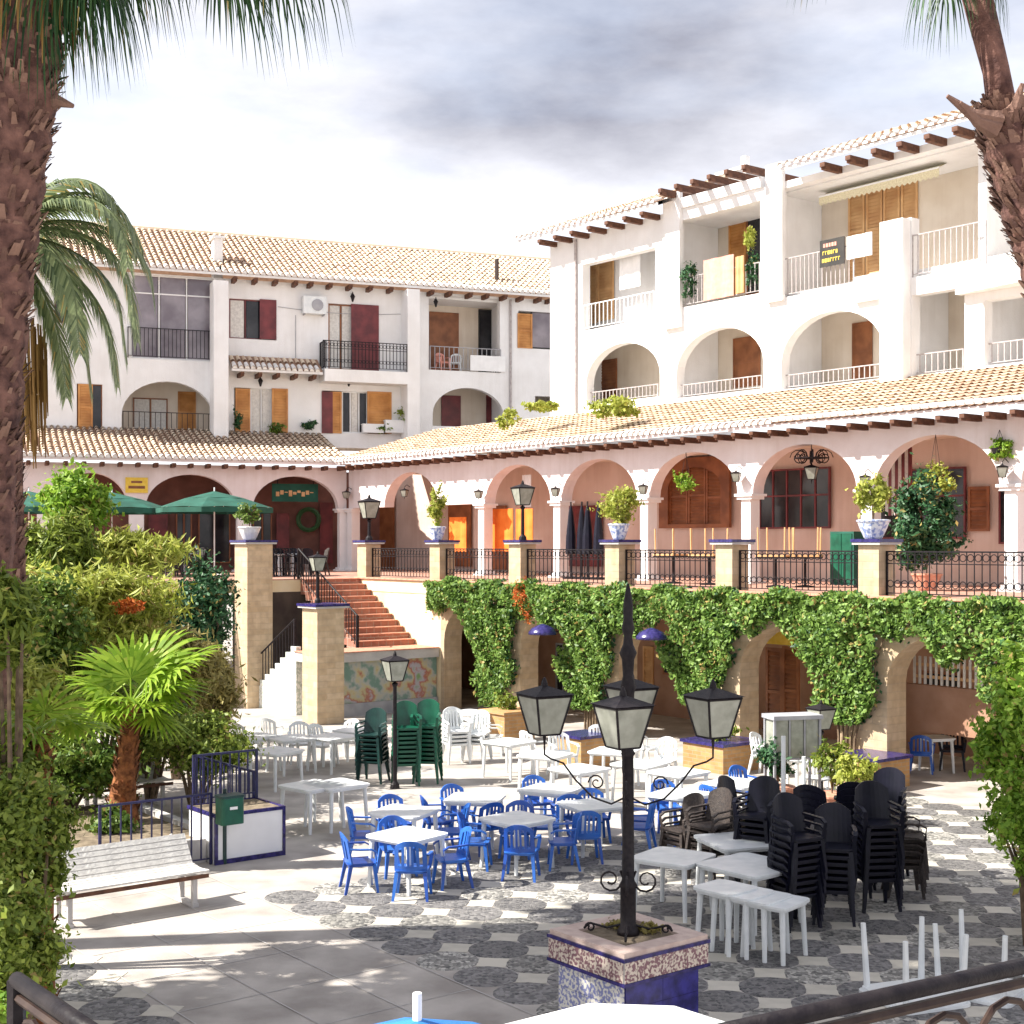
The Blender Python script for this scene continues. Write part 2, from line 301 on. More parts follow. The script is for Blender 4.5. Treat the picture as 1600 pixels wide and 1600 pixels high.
def S(name, mb, m, smooth=False): return lab(O(name, mb, m, None, smooth), kind='structure')
def kids(o): return o.children
def copytree(src, loc=None, rz=None, label=None, group=None, parent=None):
    c = src.copy(); COL.objects.link(c)
    if parent is not None: c.parent = parent
    if loc is not None: c.location = loc
    if rz is not None: c.rotation_euler = (0, 0, rz) if not isinstance(rz, tuple) else rz
    if label: c['label'] = label
    if group: c['group'] = group
    for ch in list(src.children): copytree(ch, parent=c)
    return c

class Frame:
    def __init__(s, ux, uy):
        n = math.hypot(ux, uy); s.U = (ux/n, uy/n); s.B = (-uy/n, ux/n); s.ang = math.atan2(uy, ux)
    def w(s, u, v, z=0): return Vector((u*s.U[0]+v*s.B[0], u*s.U[1]+v*s.B[1], z))
    def loc(s, x, y): return (x*s.U[0]+y*s.U[1], x*s.B[0]+y*s.B[1])
    def u(s, px, v):
        k = (px-800)/F; return v*(k*s.B[1]-s.B[0])/(s.U[0]-k*s.U[1])
    def z(s, px, py, v):
        u = s.u(px, v); Y = u*s.U[1]+v*s.B[1]; return ZC+(848-py)/F*Y
    def Y(s, px, v): u = s.u(px, v); return u*s.U[1]+v*s.B[1]
    def thing(s, name, label, cat, u0, v0, z0, group=None):
        e = E(name, label, cat, s.w(u0, v0, z0), s.ang, group); e['_o'] = (u0, v0, z0); return e
FR = Frame(0.6114, -0.7913)      # right wing, u towards the viewer, v away from the courtyard
FL = Frame(0.933, 0.36)          # left wing
def at(px, py, Y): return Vector(((px-800)/F*Y, Y, ZC+(848-py)/F*Y))
def gnd(px, py, z=0.0):
    Y = (ZC-z)*F/(py-848); return Vector(((px-800)/F*Y, Y, z))

def wall(mb, u0, u1, v0, v1, z0, z1, ops=(), seg=12):
    """slab wall u0..u1, v0 front, v1 back; ops: (a,b,zb,zs,apex) arch when apex>zs, flat when equal"""
    ops = [o if len(o) == 5 else (*o, o[3]) for o in ops]
    ops = [(max(a, u0), min(b, u1), zb, zs, za, a, b) for a, b, zb, zs, za in ops if b > u0 and a < u1]
    bp = {u0, u1}
    for a, b, zb, zs, za, A, Bq in ops:
        bp |= {a, b}
        if za > zs:
            c = (A+Bq)/2; h = (Bq-A)/2
            for i in range(1, seg): 
                x = c-h*math.cos(math.pi*i/seg)
                if a < x < b: bp.add(x)
    bp = sorted(bp)
    def top(o, x):
        a, b, zb, zs, za, A, Bq = o
        if za <= zs: return zs
        c = (A+Bq)/2; h = (Bq-A)/2; t = max(0, 1-((x-c)/h)**2); return zs+(za-zs)*math.sqrt(t)
    for p, q in zip(bp[:-1], bp[1:]):
        if q-p < 1e-5: continue
        m_ = (p+q)/2; cov = sorted([o for o in ops if o[0] <= m_ <= o[1]], key=lambda o: o[2])
        cp = cq = z0
        for o in cov:
            zb = o[2]
            if zb > cp+1e-4:
                mb.quad((p,v0,cp),(q,v0,cq),(q,v0,zb),(p,v0,zb)); mb.quad((q,v1,cq),(p,v1,cp),(p,v1,zb),(q,v1,zb))
                mb.quad((p,v0,zb),(q,v0,zb),(q,v1,zb),(p,v1,zb))
            cp, cq = top(o, p), top(o, q)
            if cp < z1-1e-4 and not any(k is not o and abs(k[2]-cp) < 1e-3 for k in cov): mb.quad((p,v1,cp),(q,v1,cq),(q,v0,cq),(p,v0,cp))
        if cp < z1-1e-4 or cq < z1-1e-4:
            mb.quad((p,v0,cp),(q,v0,cq),(q,v0,z1),(p,v0,z1)); mb.quad((q,v1,cq),(p,v1,cp),(p,v1,z1),(q,v1,z1))
    for o in ops:
        a, b, zb, zs, za, A, Bq = o
        if A >= u0: mb.quad((a,v0,zb),(a,v1,zb),(a,v1,top(o,a)),(a,v0,top(o,a)))
        if Bq <= u1: mb.quad((b,v1,zb),(b,v0,zb),(b,v0,top(o,b)),(b,v1,top(o,b)))
    mb.quad((u0,v0,z1),(u1,v0,z1),(u1,v1,z1),(u0,v1,z1))
    mb.quad((u0,v1,z0),(u0,v0,z0),(u0,v0,z1),(u0,v1,z1)); mb.quad((u1,v0,z0),(u1,v1,z0),(u1,v1,z1),(u1,v0,z1))
    for p, q in zip(bp[:-1], bp[1:]):
        if q-p > 1e-5 and not any(o[0] <= (p+q)/2 <= o[1] and o[2] <= z0+1e-4 for o in ops): mb.quad((p,v0,z0),(p,v1,z0),(q,v1,z0),(q,v0,z0))
    return mb

# ---- leaf clouds
def leafquads(C, size, nrm=None, tilt=0.8, aspect=0.55, name='foliage', m='lf_vine'):
    """C (n,3) centres; one folded leaf (two triangles) each"""
    n = len(C); s = size*rng.uniform(0.45, 1.5, n)[:, None]
    if nrm is None: nrm = np.tile([0, 0, 1.0], (n, 1))
    nn = nrm + rng.normal(0, tilt, (n, 3)); nn /= np.linalg.norm(nn, axis=1)[:, None]+1e-9
    t = rng.normal(0, 1, (n, 3)); t[:, 2] -= 0.5; t -= (t*nn).sum(1)[:, None]*nn; t /= np.linalg.norm(t, axis=1)[:, None]+1e-9
    b = np.cross(nn, t)
    V = np.empty((n, 4, 3)); V[:, 0] = C-t*s*0.5; V[:, 2] = C+t*s*0.5
    V[:, 1] = C+b*s*aspect*0.5-nn*s*0.08-t*s*0.05; V[:, 3] = C-b*s*aspect*0.5-nn*s*0.08-t*s*0.05
    Fq = np.arange(n*4).reshape(n, 4)
    T = np.concatenate([Fq[:, [0, 1, 2]], Fq[:, [0, 2, 3]]])
    return npmesh(name, V.reshape(-1, 3), T, M[m] if isinstance(m, str) else m)
def blobpts(n, c, r, clumps=14, spread=0.33, shell=0.75):
    c = np.array(c, float); r = np.array(r, float); clumps = int(clumps*1.8)
    d = rng.normal(0, 1, (clumps, 3)); d /= np.linalg.norm(d, axis=1)[:, None]
    cc = d*rng.uniform(0.25, 1.0, clumps)[:, None]**0.6
    wt = rng.uniform(0.4, 1.5, clumps); wt /= wt.sum()
    k = rng.choice(clumps, n, p=wt)
    e = rng.normal(0, 1, (n, 3)); e /= np.linalg.norm(e, axis=1)[:, None]
    sz = (0.55+wt*clumps*0.5)[k][:, None]
    st = rng.normal(0, 1, (clumps, 3)); st[:, 2] = np.abs(st[:, 2]); st = st[k]*0.10*rng.normal(0, 1, n)[:, None]
    p = cc[k]*0.86 + st + e*spread*0.8*sz*np.minimum(np.abs(rng.normal(0, .62, n)), 1.5)[:, None]
    nr = e*0.6+cc[k]*0.8+np.array([0, 0, .35])
    return c+p*r, nr
def bush(label, cat, c, r, n, size, m, name='shrub', stem=True, clumps=14, group=None, base=None, spread=0.33, aspect=0.55):
    c = Vector(c); zb = 0 if base is None else base
    e = E(name, label, cat, (c.x, c.y, zb), 0, group)
    P, nr = blobpts(n, (0, 0, c.z-zb), r, clumps, spread)
    P[:, 2] = np.maximum(P[:, 2], 0.02)
    O('foliage', leafquads(P, size, nr, 0.9, aspect, 'foliage', m), None, e)
    if stem:
        mb = MB()
        for i in range(6):
            a = i*1.05; t = Vector((math.cos(a)*r[0]*0.55, math.sin(a)*r[1]*0.55, (c.z-zb)+r[2]*0.3*math.sin(i*2)))
            mb.tube([(0.05*math.cos(a), 0.05*math.sin(a), 0), tuple(t*0.5+Vector((0.05, 0, 0.1))), tuple(t)], [0.05, 0.03, 0.012], 5)
        O('stem', mb, 'stemw', e)
    return e
# ------------------------------------------------------------------ layout constants
VT, VA, VU = 22.67, 27.7, 31.6          # right wing: terrace edge, arcade front, upper facade
LT, LA, LU = 40.3, 52.3, 56.3           # left wing
ZT = 3.62                               # terrace floor
ZI, ZX, ZE = 6.0, 7.20, 7.55            # impost, arch crown, eave
UK = FR.u(545, VA)                      # inside corner of the two arcades
PK = FR.w(UK, VA); UKL = FL.loc(PK.x, PK.y)[0]
def inter(uR=None, vR=None, vL=None, uL=None):
    """world point where a right-frame line meets a left-frame line"""
    # v_R = vR and v_L = vL
    a1, b1, c1 = FR.B[0], FR.B[1], vR
    a2, b2, c2 = FL.B[0], FL.B[1], vL
    d = a1*b2-a2*b1; return Vector(((c1*b2-c2*b1)/d, (a1*c2-a2*c1)/d, 0))

# ------------------------------------------------------------------ ground
def sheet(name, pts, z, m):
    mb = MB(); mb.poly([(p[0], p[1], z) for p in pts]); return S(name, mb, m)
sheet('ground', [(-300, -300), (300, -300), (300, 400), (-300, 400)], 0, 'ground')
pav = lab(bpy.data.objects.new('courtyard_pavement', None), kind='structure'); COL.objects.link(pav)
mb = MB(); P4 = [FR.w(-36, 5.9, .004), FR.w(-36, 8.75, .004), FR.w(4, 8.75, .004), FR.w(4, 5.9, .004)]
# pebble mosaic discs and cream squares in a diagonal lattice
disc_a = MB(); disc_a.lathe([(0.36, 0.0), (0.35, 0.008)], 18)
disc_m = disc_a.mesh('pebble_disc', M['pebble']); disc_m2 = disc_a.mesh('pebble_disc', M['pebble2'])
sq = MB(); sq.box(-0.165, 0.165, -0.165, 0.165, 0, 0.006); sq_m = sq.mesh('paving_inlay', M['paleslab'])
cells = []
pt = 0.72
for i in range(-32, 10):
    for j in range(-6, 34):
        u = i*pt; v = 9.1+j*pt
        if 5.55 < v < 8.75: continue
        if v > 8.75 and u < -16.6 - 0.35*(v-9)*0: 
            continue
        if v <= 5.55 and (u < -16.4 or v < 4.7): continue
        if v > 21.8: continue
        w = FR.w(u, v); 
        if w.y < 8 or abs(w.x) > 0.40*w.y+1: continue
        cells.append((w.y, u, v, i, j))
cells.sort(); far = MB(); far2 = MB(); k = 0
for (y, u, v, i, j) in cells:
    w = FR.w(u, v, 0.0); k += 1
    if k <= 290:
        O('pebble_disc', disc_m if (i+2*j) % 3 else disc_m2, None, pav, loc=w, rot=(0, 0, FR.ang))
        O('paving_inlay', sq_m, None, pav, loc=FR.w(u+pt/2, v+pt/2, 0.0), rot=(0, 0, FR.ang+R_(45)))
    else:
        far.lathe([(0.36, 0.0), (0.35, 0.008)], 12, (w.x, w.y, 0)); q = FR.w(u+pt/2, v+pt/2); far2.lathe([(0.23, 0), (0.229, .006)], 4, (q.x, q.y, 0), rot=FR.ang)
O('pebble_disc_field', far, 'pebble', pav, kind='stuff'); O('paving_inlay_field', far2, 'paleslab', pav, kind='stuff')
# joints of the plain walk
jt = MB()
for i in range(-24, 8):
    a, b = FR.w(i*1.2, 5.95), FR.w(i*1.2, 8.72); d = FR.U
    jt.poly([(a.x, a.y, .004), (a.x+d[0]*.015, a.y+d[1]*.015, .004), (b.x+d[0]*.015, b.y+d[1]*.015, .004), (b.x, b.y, .004)])
for v in (5.95, 6.9, 7.8, 8.72):
    a, b = FR.w(-29, v), FR.w(9, v); d = FR.B
    jt.poly([(a.x, a.y, .008), (b.x, b.y, .008), (b.x+d[0]*.015, b.y+d[1]*.015, .008), (a.x+d[0]*.015, a.y+d[1]*.015, .008)])
O('joint_line', jt, 'concrete', pav, kind='stuff')

# ------------------------------------------------------------------ roof tiles
def tile_mesh(m, w=0.085, ln=0.46, close=False):
    mb = MB(); k = 5
    for e, (y, s) in enumerate(((0, 1.0), (ln, 0.78))):
        for i in range(k+1):
            t = math.pi*i/k; mb.v.append((-math.cos(t)*w*s, y, math.sin(t)*w*s*1.05+(0.03 if e == 0 else 0.0)))
    for i in range(k): mb.f.append((i, i+1, k+2+i, k+1+i))
    if close: mb.f.append(tuple(range(k, -1, -1)))
    return mb
def roof(parent, F_, u0, u1, v0, z0, v1, z1, pitch=0.235, nobj=0, soffit='plaster', cut=None, thick=0.10):
    sl = math.atan2(z1-z0, v1-v0); ln = math.hypot(v1-v0, z1-z0); rows = max(1, int(ln/0.40)); step = ln/rows
    cols = int((u1-u0)/pitch)
    mb = MB(); mb.quad((u0, v0, z0), (u1, v0, z0), (u1, v1, z1), (u0, v1, z1))
    O('roof_bed', mb, 'roofbase', parent)
    mb = MB(); mb.box(u0, u1, v0+0.02, v0+0.06, z0-thick, z0-0.005); mb.quad((u0, v1, z1-thick), (u1, v1, z1-thick), (u1, v0+.06, z0-thick), (u0, v0+.06, z0-thick))
    O('soffit', mb, soffit, parent)
    T = tile_mesh('tile'); tv = np.array(T.v); cs, sn = math.cos(sl), math.sin(sl)
    me1 = T.mesh('roof_tile', M['tileobj']); me0 = tile_mesh('w', 0.095, 0.46, True).mesh('eave_tile', M['whitetile'])
    items = []
    for c in range(cols):
        for r in range(rows):
            u = u0+pitch*(c+0.5); d = r*step+rnd.uniform(-.012, .012); v = v0-0.05+d*cs; z = z0+0.004+d*sn
            if cut and not cut(u, v): continue
            items.append((u+rnd.uniform(-.008, .008), v, z, r))
    items.sort(key=lambda t: -t[0]); big = []; obj = 0
    Vs, Es = [], []
    for (u, v, z, r) in items:
        Y = u*F_.U[1]+v*F_.B[1]; x = u*F_.U[0]+v*F_.B[0]
        vis = abs(x/Y) < 0.37
        if obj < nobj and vis:
            O('eave_tile' if r == 0 else 'roof_tile', me0 if r == 0 else me1, None, parent, loc=(u, v, z), rot=(sl+rnd.uniform(-.02, .02), 0, rnd.uniform(-.03, .03))); obj += 1
        else: (Es if r == 0 else Vs).append((u, v, z))
    for lst, nm, mm, src in ((Vs, 'tile_field', 'tile', T), (Es, 'eave_tile_row', 'whitetile', tile_mesh('w', 0.095, 0.46, True))):
        if not lst: continue
        sv = np.array(src.v); rv = np.stack([sv[:, 0], sv[:, 1]*cs-sv[:, 2]*sn, sv[:, 1]*sn+sv[:, 2]*cs], 1)
        P = np.array(lst); P = P+rng.normal(0, .004, P.shape); nv = len(sv)
        V = (rv[None]+P[:, None]).reshape(-1, 3)
        q = np.array([f for f in src.f if len(f) == 4]); A = (q[None]+(np.arange(len(P))*nv)[:, None, None]).reshape(-1, 4)
        o = O(nm, npmesh(nm, V, A, M[mm]), None, parent, kind='stuff')
        if nm == 'eave_tile_row':
            mb = MB(); 
            for (u, v, z) in lst: mb.poly([(u-.09, v-.001, z+.02), (u-.09, v-.001, z-.01), (u+.09, v-.001, z-.01), (u+.09, v-.001, z+.02), (u+.05, v-.001, z+.10), (u-.05, v-.001, z+.10)])
            O('eave_mortar', mb, 'whitetile', parent, kind='stuff')
def beams(parent, us, v0, v1, z, w=0.13, h=0.16):
    mb = MB(); mb.box(-w/2, w/2, 0, v1-v0, -h, 0); mb.box(-w/2, w/2, -0.06, 0, -h*0.65, -0.001); me = mb.mesh('beam', M['beam'])
    for u in us: O('beam', me, None, parent, loc=(u, v0, z))

# ------------------------------------------------------------------ joinery
def shutter(parent, u0, u1, z0, z1, v, m='wood', name='shutter', slats=True):
    mb = MB(); t = 0.07; d = 0.045
    mb.box(u0, u0+t, v, v+d, z0, z1); mb.box(u1-t, u1, v, v+d, z0, z1)
    for z in (z0, (z0+z1)/2-t/2, z1-t): mb.box(u0+t, u1-t, v+.004, v+d-.004, z, z+t)
    o = O(name, mb, m, parent)
    b = MB()
    if slats:
        n = int((z1-z0-3*t)/0.10)
        for i in range(n):
            z = z0+t+(z1-z0-2*t)*(i+.5)/n; b.quad((u0+t, v+.008, z-.05), (u1-t, v+.008, z-.05), (u1-t, v+.035, z+.03), (u0+t, v+.035, z+.03))
        b.quad((u0+t, v+.04, z0+t), (u1-t, v+.04, z0+t), (u1-t, v+.04, z1-t), (u0+t, v+.04, z1-t))
    else: b.box(u0+t, u1-t, v+.012, v+.034, z0+t, z1-t)
    x = O('slat_panel', b, m, o); x.location = (0, 0, 0); x['kind'] = 'stuff' if slats else 'thing'
    if not slats: del x['kind']; x.name = 'panel'
    return o
def window(parent, u0, u1, z0, z1, v, fm='white', n=2, curtain=False, name='window', cross=0, gm='glass'):
    mb = MB(); t = 0.05; d = 0.06
    mb.box(u0, u0+t, v, v+d, z0, z1); mb.box(u1-t, u1, v, v+d, z0, z1); mb.box(u0+t, u1-t, v+.003, v+d-.003, z0, z0+t); mb.box(u0+t, u1-t, v+.003, v+d-.003, z1-t, z1)
    for i in range(1, n):
        x = u0+(u1-u0)*i/n; mb.box(x-t/2, x+t/2, v+.005, v+d-.005, z0+t, z1-t)
    if cross: z = z0+(z1-z0)*cross; mb.box(u0+t, u1-t, v+.008, v+d-.008, z-t/2, z+t/2)
    o = O(name, mb, fm, parent)
    for i in range(n):
        g = MB(); a = u0+(u1-u0)*i/n; b = u0+(u1-u0)*(i+1)/n; g.box(a+t, b-t, v+.028, v+.036, z0+t, z1-t)
        x = O('pane', g, 'curtain' if curtain and (curtain is True or i in curtain) else gm, o); x.location = (0, 0, 0)
    return o
def railing(parent, u0, u1, v, z0, h, m='iron', sp=0.13, axis='u', curls=False, name='railing', r=0.012):
    """a railing part whose bars are sub-parts"""
    mb = MB()
    def bx(a, b, c, d, e, f): 
        if axis == 'u': mb.box(a, b, c, d, e, f)
        else: mb.box(c, d, a, b, e, f)
    bx(u0, u1, v-.02, v+.02, z0+h-.03, z0+h); bx(u0, u1, v-.012, v+.012, z0+.08, z0+.10)
    if curls: bx(u0, u1, v-.012, v+.012, z0+h*.72, z0+h*.72+.02)
    for a in (u0, u1): bx(a-.018, a+.018, v-.018, v+.018, z0, z0+h)
    o = O(name, mb, m, parent); n = max(2, int((u1-u0)/sp))
    b = MB(); b.box(-r, r, -r, r, 0, h-.11); bm_ = b.mesh('bar', M[m])
    for i in range(1, n):
        u = u0+(u1-u0)*i/n; x = bpy.data.objects.new('bar', bm_); COL.objects.link(x); x.parent = o
        x.location = (u, v, z0+.10) if axis == 'u' else (v, u, z0+.10)
    if curls:
        ring = MB(); k = 10; w = (u1-u0)/n
        pts = [(math.cos(2*math.pi*i/k)*w*.42, 0, math.sin(2*math.pi*i/k)*w*.42) for i in range(k+1)]
        ring.tube(pts, 0.010, 4, False); rm = ring.mesh('scroll', M[m])
        for i in range(n):
            for zz in (z0+h*.86, z0+h*.30):
                x = bpy.data.objects.new('scroll', rm); COL.objects.link(x); x.parent = o
                u = u0+(u1-u0)*(i+.5)/n; x.location = (u, v, zz) if axis == 'u' else (v, u, zz)
                if axis != 'u': x.rotation_euler = (0, 0, math.pi/2)
    return o
class PX:
    """reads photo measurements on a plane v of a frame"""
    def __init__(s, F_): s.F = F_
    def r(s, x0, x1, yt, yb, v):
        c = (x0+x1)/2; return s.F.u(x0, v), s.F.u(x1, v), s.F.z(c, yb, v), s.F.z(c, yt, v)
pR, pL = PX(FR), PX(FL)

# ================================================================== RIGHT WING, UPPER BUILDING
uA, uZ = FR.u(868, VU), FR.u(1760, VU)
ZB0, ZB1, ZB2 = 8.6, 12.3, 15.3
BR = FR.thing('apartment_building', 'sunlit white apartment block on the right with a row of round arches below open balconies', 'building', (uA+uZ)/2, VU, 0)
def op(p, x0, x1, yt, yb, v): a, b, z0, z1 = p.r(x0, x1, yt, yb, v); return (a, b, z0, z1)
def oarch(p, x0, x1, yt, yb, v, rise=0.5):
    a, b, z0, z1 = p.r(x0, x1, yt, yb, v); return (a, b, z0, z1-min((b-a)/2, (z1-z0)*rise), z1)
ZM = FR.z(1394, 346, VU)
opsR = [op(pR, 910, 1024, 400, 507, VU), op(pR, 1057, 1188, 330, 470, VU),
        (FR.u(1217, VU), FR.u(1376, VU), FR.z(1296, 452, VU), ZM), (FR.u(1424, VU), FR.u(1750, VU), FR.z(1480, 424, VU), ZM),
        oarch(pR, 916, 1031, 536, 626, VU, .62), oarch(pR, 1057, 1193, 512, 615, VU, .62), oarch(pR, 1221, 1380, 486, 600, VU, .62),
        op(pR, 1425, 1507, 455, 583, VU), op(pR, 1538, 1640, 462, 566, VU), (FR.u(1217, VU), FR.u(1750, VU), ZM, 15.1)]
mb = wall(MB(), uA, uZ, VU, VU+.35, ZB0, ZB2, opsR, 16)
O('wall', mb, 'plaster', BR)
VB = VU+2.2
mb = MB(); mb.box(uA, uZ, VB, VB+.3, ZB0, ZB2); O('back_wall', mb, 'beige', BR)
mb = MB(); mb.box(uA-.3, uA-.002, VU, VU+9, 4, ZB2-.1); O('end_wall', mb, 'plaster', BR)
for z in (opsR[5][2]-.25, opsR[1][2]-.28, 15.06):
    mb = MB(); mb.box(uA+.01, uZ-.01, VU+.36, VB-.01, z, z+.2); O('floor_slab', mb, 'plaster', BR)
for px in (1043, 1203, 1400, 1522):
    u = FR.u(px, VU); mb = MB(); mb.box(u-.12, u+.12, VU+.36, VB-.01, ZB0, ZB2-.02 if px != 1400 else opsR[2][2]-.1); O('party_wall', mb, 'plaster', BR)
for x0, x1, yt, yb in ((1030, 1056, 300, 512), (1190, 1216, 254, 470), (1376, 1412, 344, 612)):
    a, b, z0, z1 = pR.r(x0, x1, yt, yb, VU-.3); mb = MB(); mb.box(a, b, VU-(.14 if x0 < 1300 else .34), VU-.002, z0, z1); O('buttress', mb, 'plaster', BR)
a, b, z0, z1 = pR.r(1335, 1376, 430, 470, VU-.1); mb = MB(); mb.box(a, b+.1, VU-.15, VU+.2, z0, z1); O('parapet', mb, 'plaster', BR)
# balcony lip of the far right terrace
a, b, z0, z1 = pR.r(1480, 1750, 398, 436, VU-.6); mb = MB()
n = 10
for i in range(n):
    t0, t1 = i/n, (i+1)/n; mb.box(a+(b-a)*t0, a+(b-a)*t1, VU-.65*math.sqrt(min(1, t1*1.6)), VU-.003, z0, z1)
O('balcony_slab', mb, 'plaster', BR)
# roofs and beams
uE = FR.u(808, VU-.8)
roof(BR, FR, uE, FR.u(1028, VU-.8), VU-.85, 15.45, VU+3.5, 17.1, 0.30)
roof(BR, FR, FR.u(1216, VU-.8), uZ, VU-.85, 15.45, VU+3.5, 17.1, 0.30)
beams(BR, [FR.u(x, VU-.6) for x in (848, 872, 898, 925, 953, 981, 1008)], VU-.72, VU-.002, 15.30, .16, .17)
beams(BR, [FR.u(x, VU-.6) for x in (1291, 1331, 1371, 1411, 1454, 1498, 1545, 1592)], VU-.72, VU-.002, 15.30, .17, .19)
a, b = FR.u(1057, VU), FR.u(1190, VU)
mb = MB(); mb.box(a-.05, b+.05, VU-.1, VU+.25, 15.303, 15.62); O('lintel', mb, 'plaster', BR)
beams(BR, [a+(b-a)*(i+.1)/5.1 for i in range(6)], VU-.75, VU+2.2, 15.86, .14, .2)
mb = MB(); c = FR.u(1128, VU+2); mb.box(c-.6, c+.6, VU+2.5, VU+3.4, 15.3, 16.9); mb.box(c-.7, c+.7, VU+2.4, VU+3.5, 16.9, 17.0); mb.box(c+.1, c+.3, VU+2.8, VU+3.0, 17.0, 17.45)
O('chimney', mb, 'plaster', BR)
# windows, doors and shutters on the back wall
def put(kind, p, par, x0, x1, yt, yb, v, **kw):
    a, b, z0, z1 = p.r(x0, x1, yt, yb, v)
    return (shutter if kind == 's' else window)(par, a, b, z0, z1, v, **kw)
vb = VB-.06
put('s', pR, BR, 905, 932, 402, 507, VU+1.2, m='lwood'); put('s', pR, BR, 933, 958, 402, 500, VU+1.2, m='lwood')
mb = MB(); a, b, z0, z1 = pR.r(900, 1030, 392, 515, VU+1.3); mb.box(a, b, VU+1.3, VU+1.4, z0, z1); O('inner_wall', mb, 'plaster', BR)
put('w', pR, BR, 1070, 1096, 360, 380, vb, fm='bwood', n=1)
put('s', pR, BR, 1138, 1165, 335, 460, vb, m='wood'); put('w', pR, BR, 1166, 1192, 335, 460, vb, fm='bwood', n=1)
put('w', pR, BR, 1230, 1266, 285, 336, vb, fm='white', n=2, curtain=True)
for i in range(4): put('s', pR, BR, 1325+27.5*i, 1325+27.5*(i+1)-2, 288-5*i, 436-4*i, vb, m='lwood')
put('s', pR, BR, 1533, 1566, 250, 412, vb, m='lwood'); put('s', pR, BR, 1568, 1600, 244, 406, vb, m='lwood')
put('s', pR, BR, 932, 963, 562, 632, vb, m='bwood')
put('s', pR, BR, 1074, 1107, 540, 568, vb, m='bwood'); put('s', pR, BR, 1145, 1187, 526, 604, vb, m='bwood', slats=False)
put('s', pR, BR, 1230, 1266, 512, 606, vb, m='wood', slats=False); put('s', pR, BR, 1331, 1362, 503, 592, vb, m='bwood', slats=False)
put('s', pR, BR, 1427, 1447, 488, 584, vb, m='bwood'); put('s', pR, BR, 1540, 1600, 472, 566, vb, m='bwood')
# balcony railings
def rail(p, par, x0, x1, v, o_, h, **kw): return railing(par, p.F.u(x0, v), p.F.u(x1, v), v, o_, h, **kw)
rail(pR, BR, 1218, 1334, VU+.05, opsR[2][2], 1.15, m='lrail', sp=.16); rail(pR, BR, 1426, 1540, VU+.05, opsR[3][2], 1.15, m='lrail', sp=.16)
rail(pR, BR, 1058, 1187, VU+.05, opsR[1][2], .95, m='lrail', sp=.18); rail(pR, BR, 912, 1022, VU+.05, opsR[0][2], .9, m='white', sp=.2)
for i, (x0, x1) in enumerate(((920, 1028), (1062, 1190), (1226, 1376), (1428, 1505), (1540, 1600))):
    rail(pR, BR, x0, x1, VU+.2, opsR[4+i][2], .45 if i < 3 else .6, m='lrail', sp=.18)
# things hung on the balconies
def hung(name, label, cat, x0, x1, yt, yb, v, m, p=pR, th=.03, group=None):
    a, b, z0, z1 = p.r(x0, x1, yt, yb, v); F_ = p.F
    c = F_.thing(name, label, cat, (a+b)/2, v, z0, group); return c, a, b, z0, z1
def cloth(name, label, cat, x0, x1, yt, yb, v, m, p=pR, group=None):
    a, b, z0, z1 = p.r(x0, x1, yt, yb, v); F_ = p.F; mb = MB(); n = 10
    for i in range(n):
        xa, xb = (b-a)*i/n-(b-a)/2, (b-a)*(i+1)/n-(b-a)/2; ya, yb_ = .02*math.sin(i*1.3), .02*math.sin((i+1)*1.3)
        mb.quad((xa, ya, 0), (xb, yb_, 0), (xb, yb_, z1-z0), (xa, ya, z1-z0)); mb.quad((xb, yb_+.02, 0), (xa, ya+.02, 0), (xa, ya+.02, z1-z0), (xb, yb_+.02, z1-z0))
        mb.quad((xa, ya, z1-z0), (xb, yb_, z1-z0), (xb, yb_+.02, z1-z0), (xa, ya+.02, z1-z0))
    o = O(name, mb, m); o.location = F_.w((a+b)/2, v, z0); o.rotation_euler = (0, 0, F_.ang); return lab(o, label, cat, group)
cloth('towel', 'salmon pink towel hanging over the balcony rail of the upper right building', 'towel', 1099, 1146, 402, 466, VU-.02, 'pinkcloth')
cloth('cloth', 'tan cloth hung over the balcony rail beside the salmon towel', 'cloth', 1149, 1162, 400, 458, VU-.02, 'lwood')
cloth('blanket', 'white sheet drying on the upper balcony nearest the corner', 'sheet', 968, 1000, 372, 450, VU+.5, 'whitecloth')
cloth('banner', 'pale cream banner tied to the balcony rail right of the black notice', 'banner', 1323, 1362, 366, 402, VU-.05, 'whitecloth')
a, b, z0, z1 = pR.r(1282, 1320, 373, 415, VU-.05)
sg = FR.thing('notice_board', 'black balcony notice with rows of yellow lettering on the upper railing', 'sign', (a+b)/2, VU-.05, z0)
mb = MB(); mb.box(a, b, VU-.08, VU-.05, z0, z1); O('board', mb, 'black', sg)
for r, (zz, mm, w0, w1) in enumerate(((.72, 'pinkcloth', .15, .62), (.44, 'yellow', .12, .75), (.16, 'yellow', .1, .85))):
    mb = MB(); u = a+(b-a)*w0; H = (z1-z0)
    while u < a+(b-a)*w1:
        w = .05+.03*rnd.random(); s_ = zz*H+z0
        mb.box(u, u+.018, VU-.087, VU-.081, s_, s_+.14*H); mb.box(u+.02, u+w, VU-.087, VU-.081, s_+.11*H*rnd.choice((0, 1)), s_+.11*H*1.0+.03*H); u += w+.03
    O('lettering', mb, mm, sg)
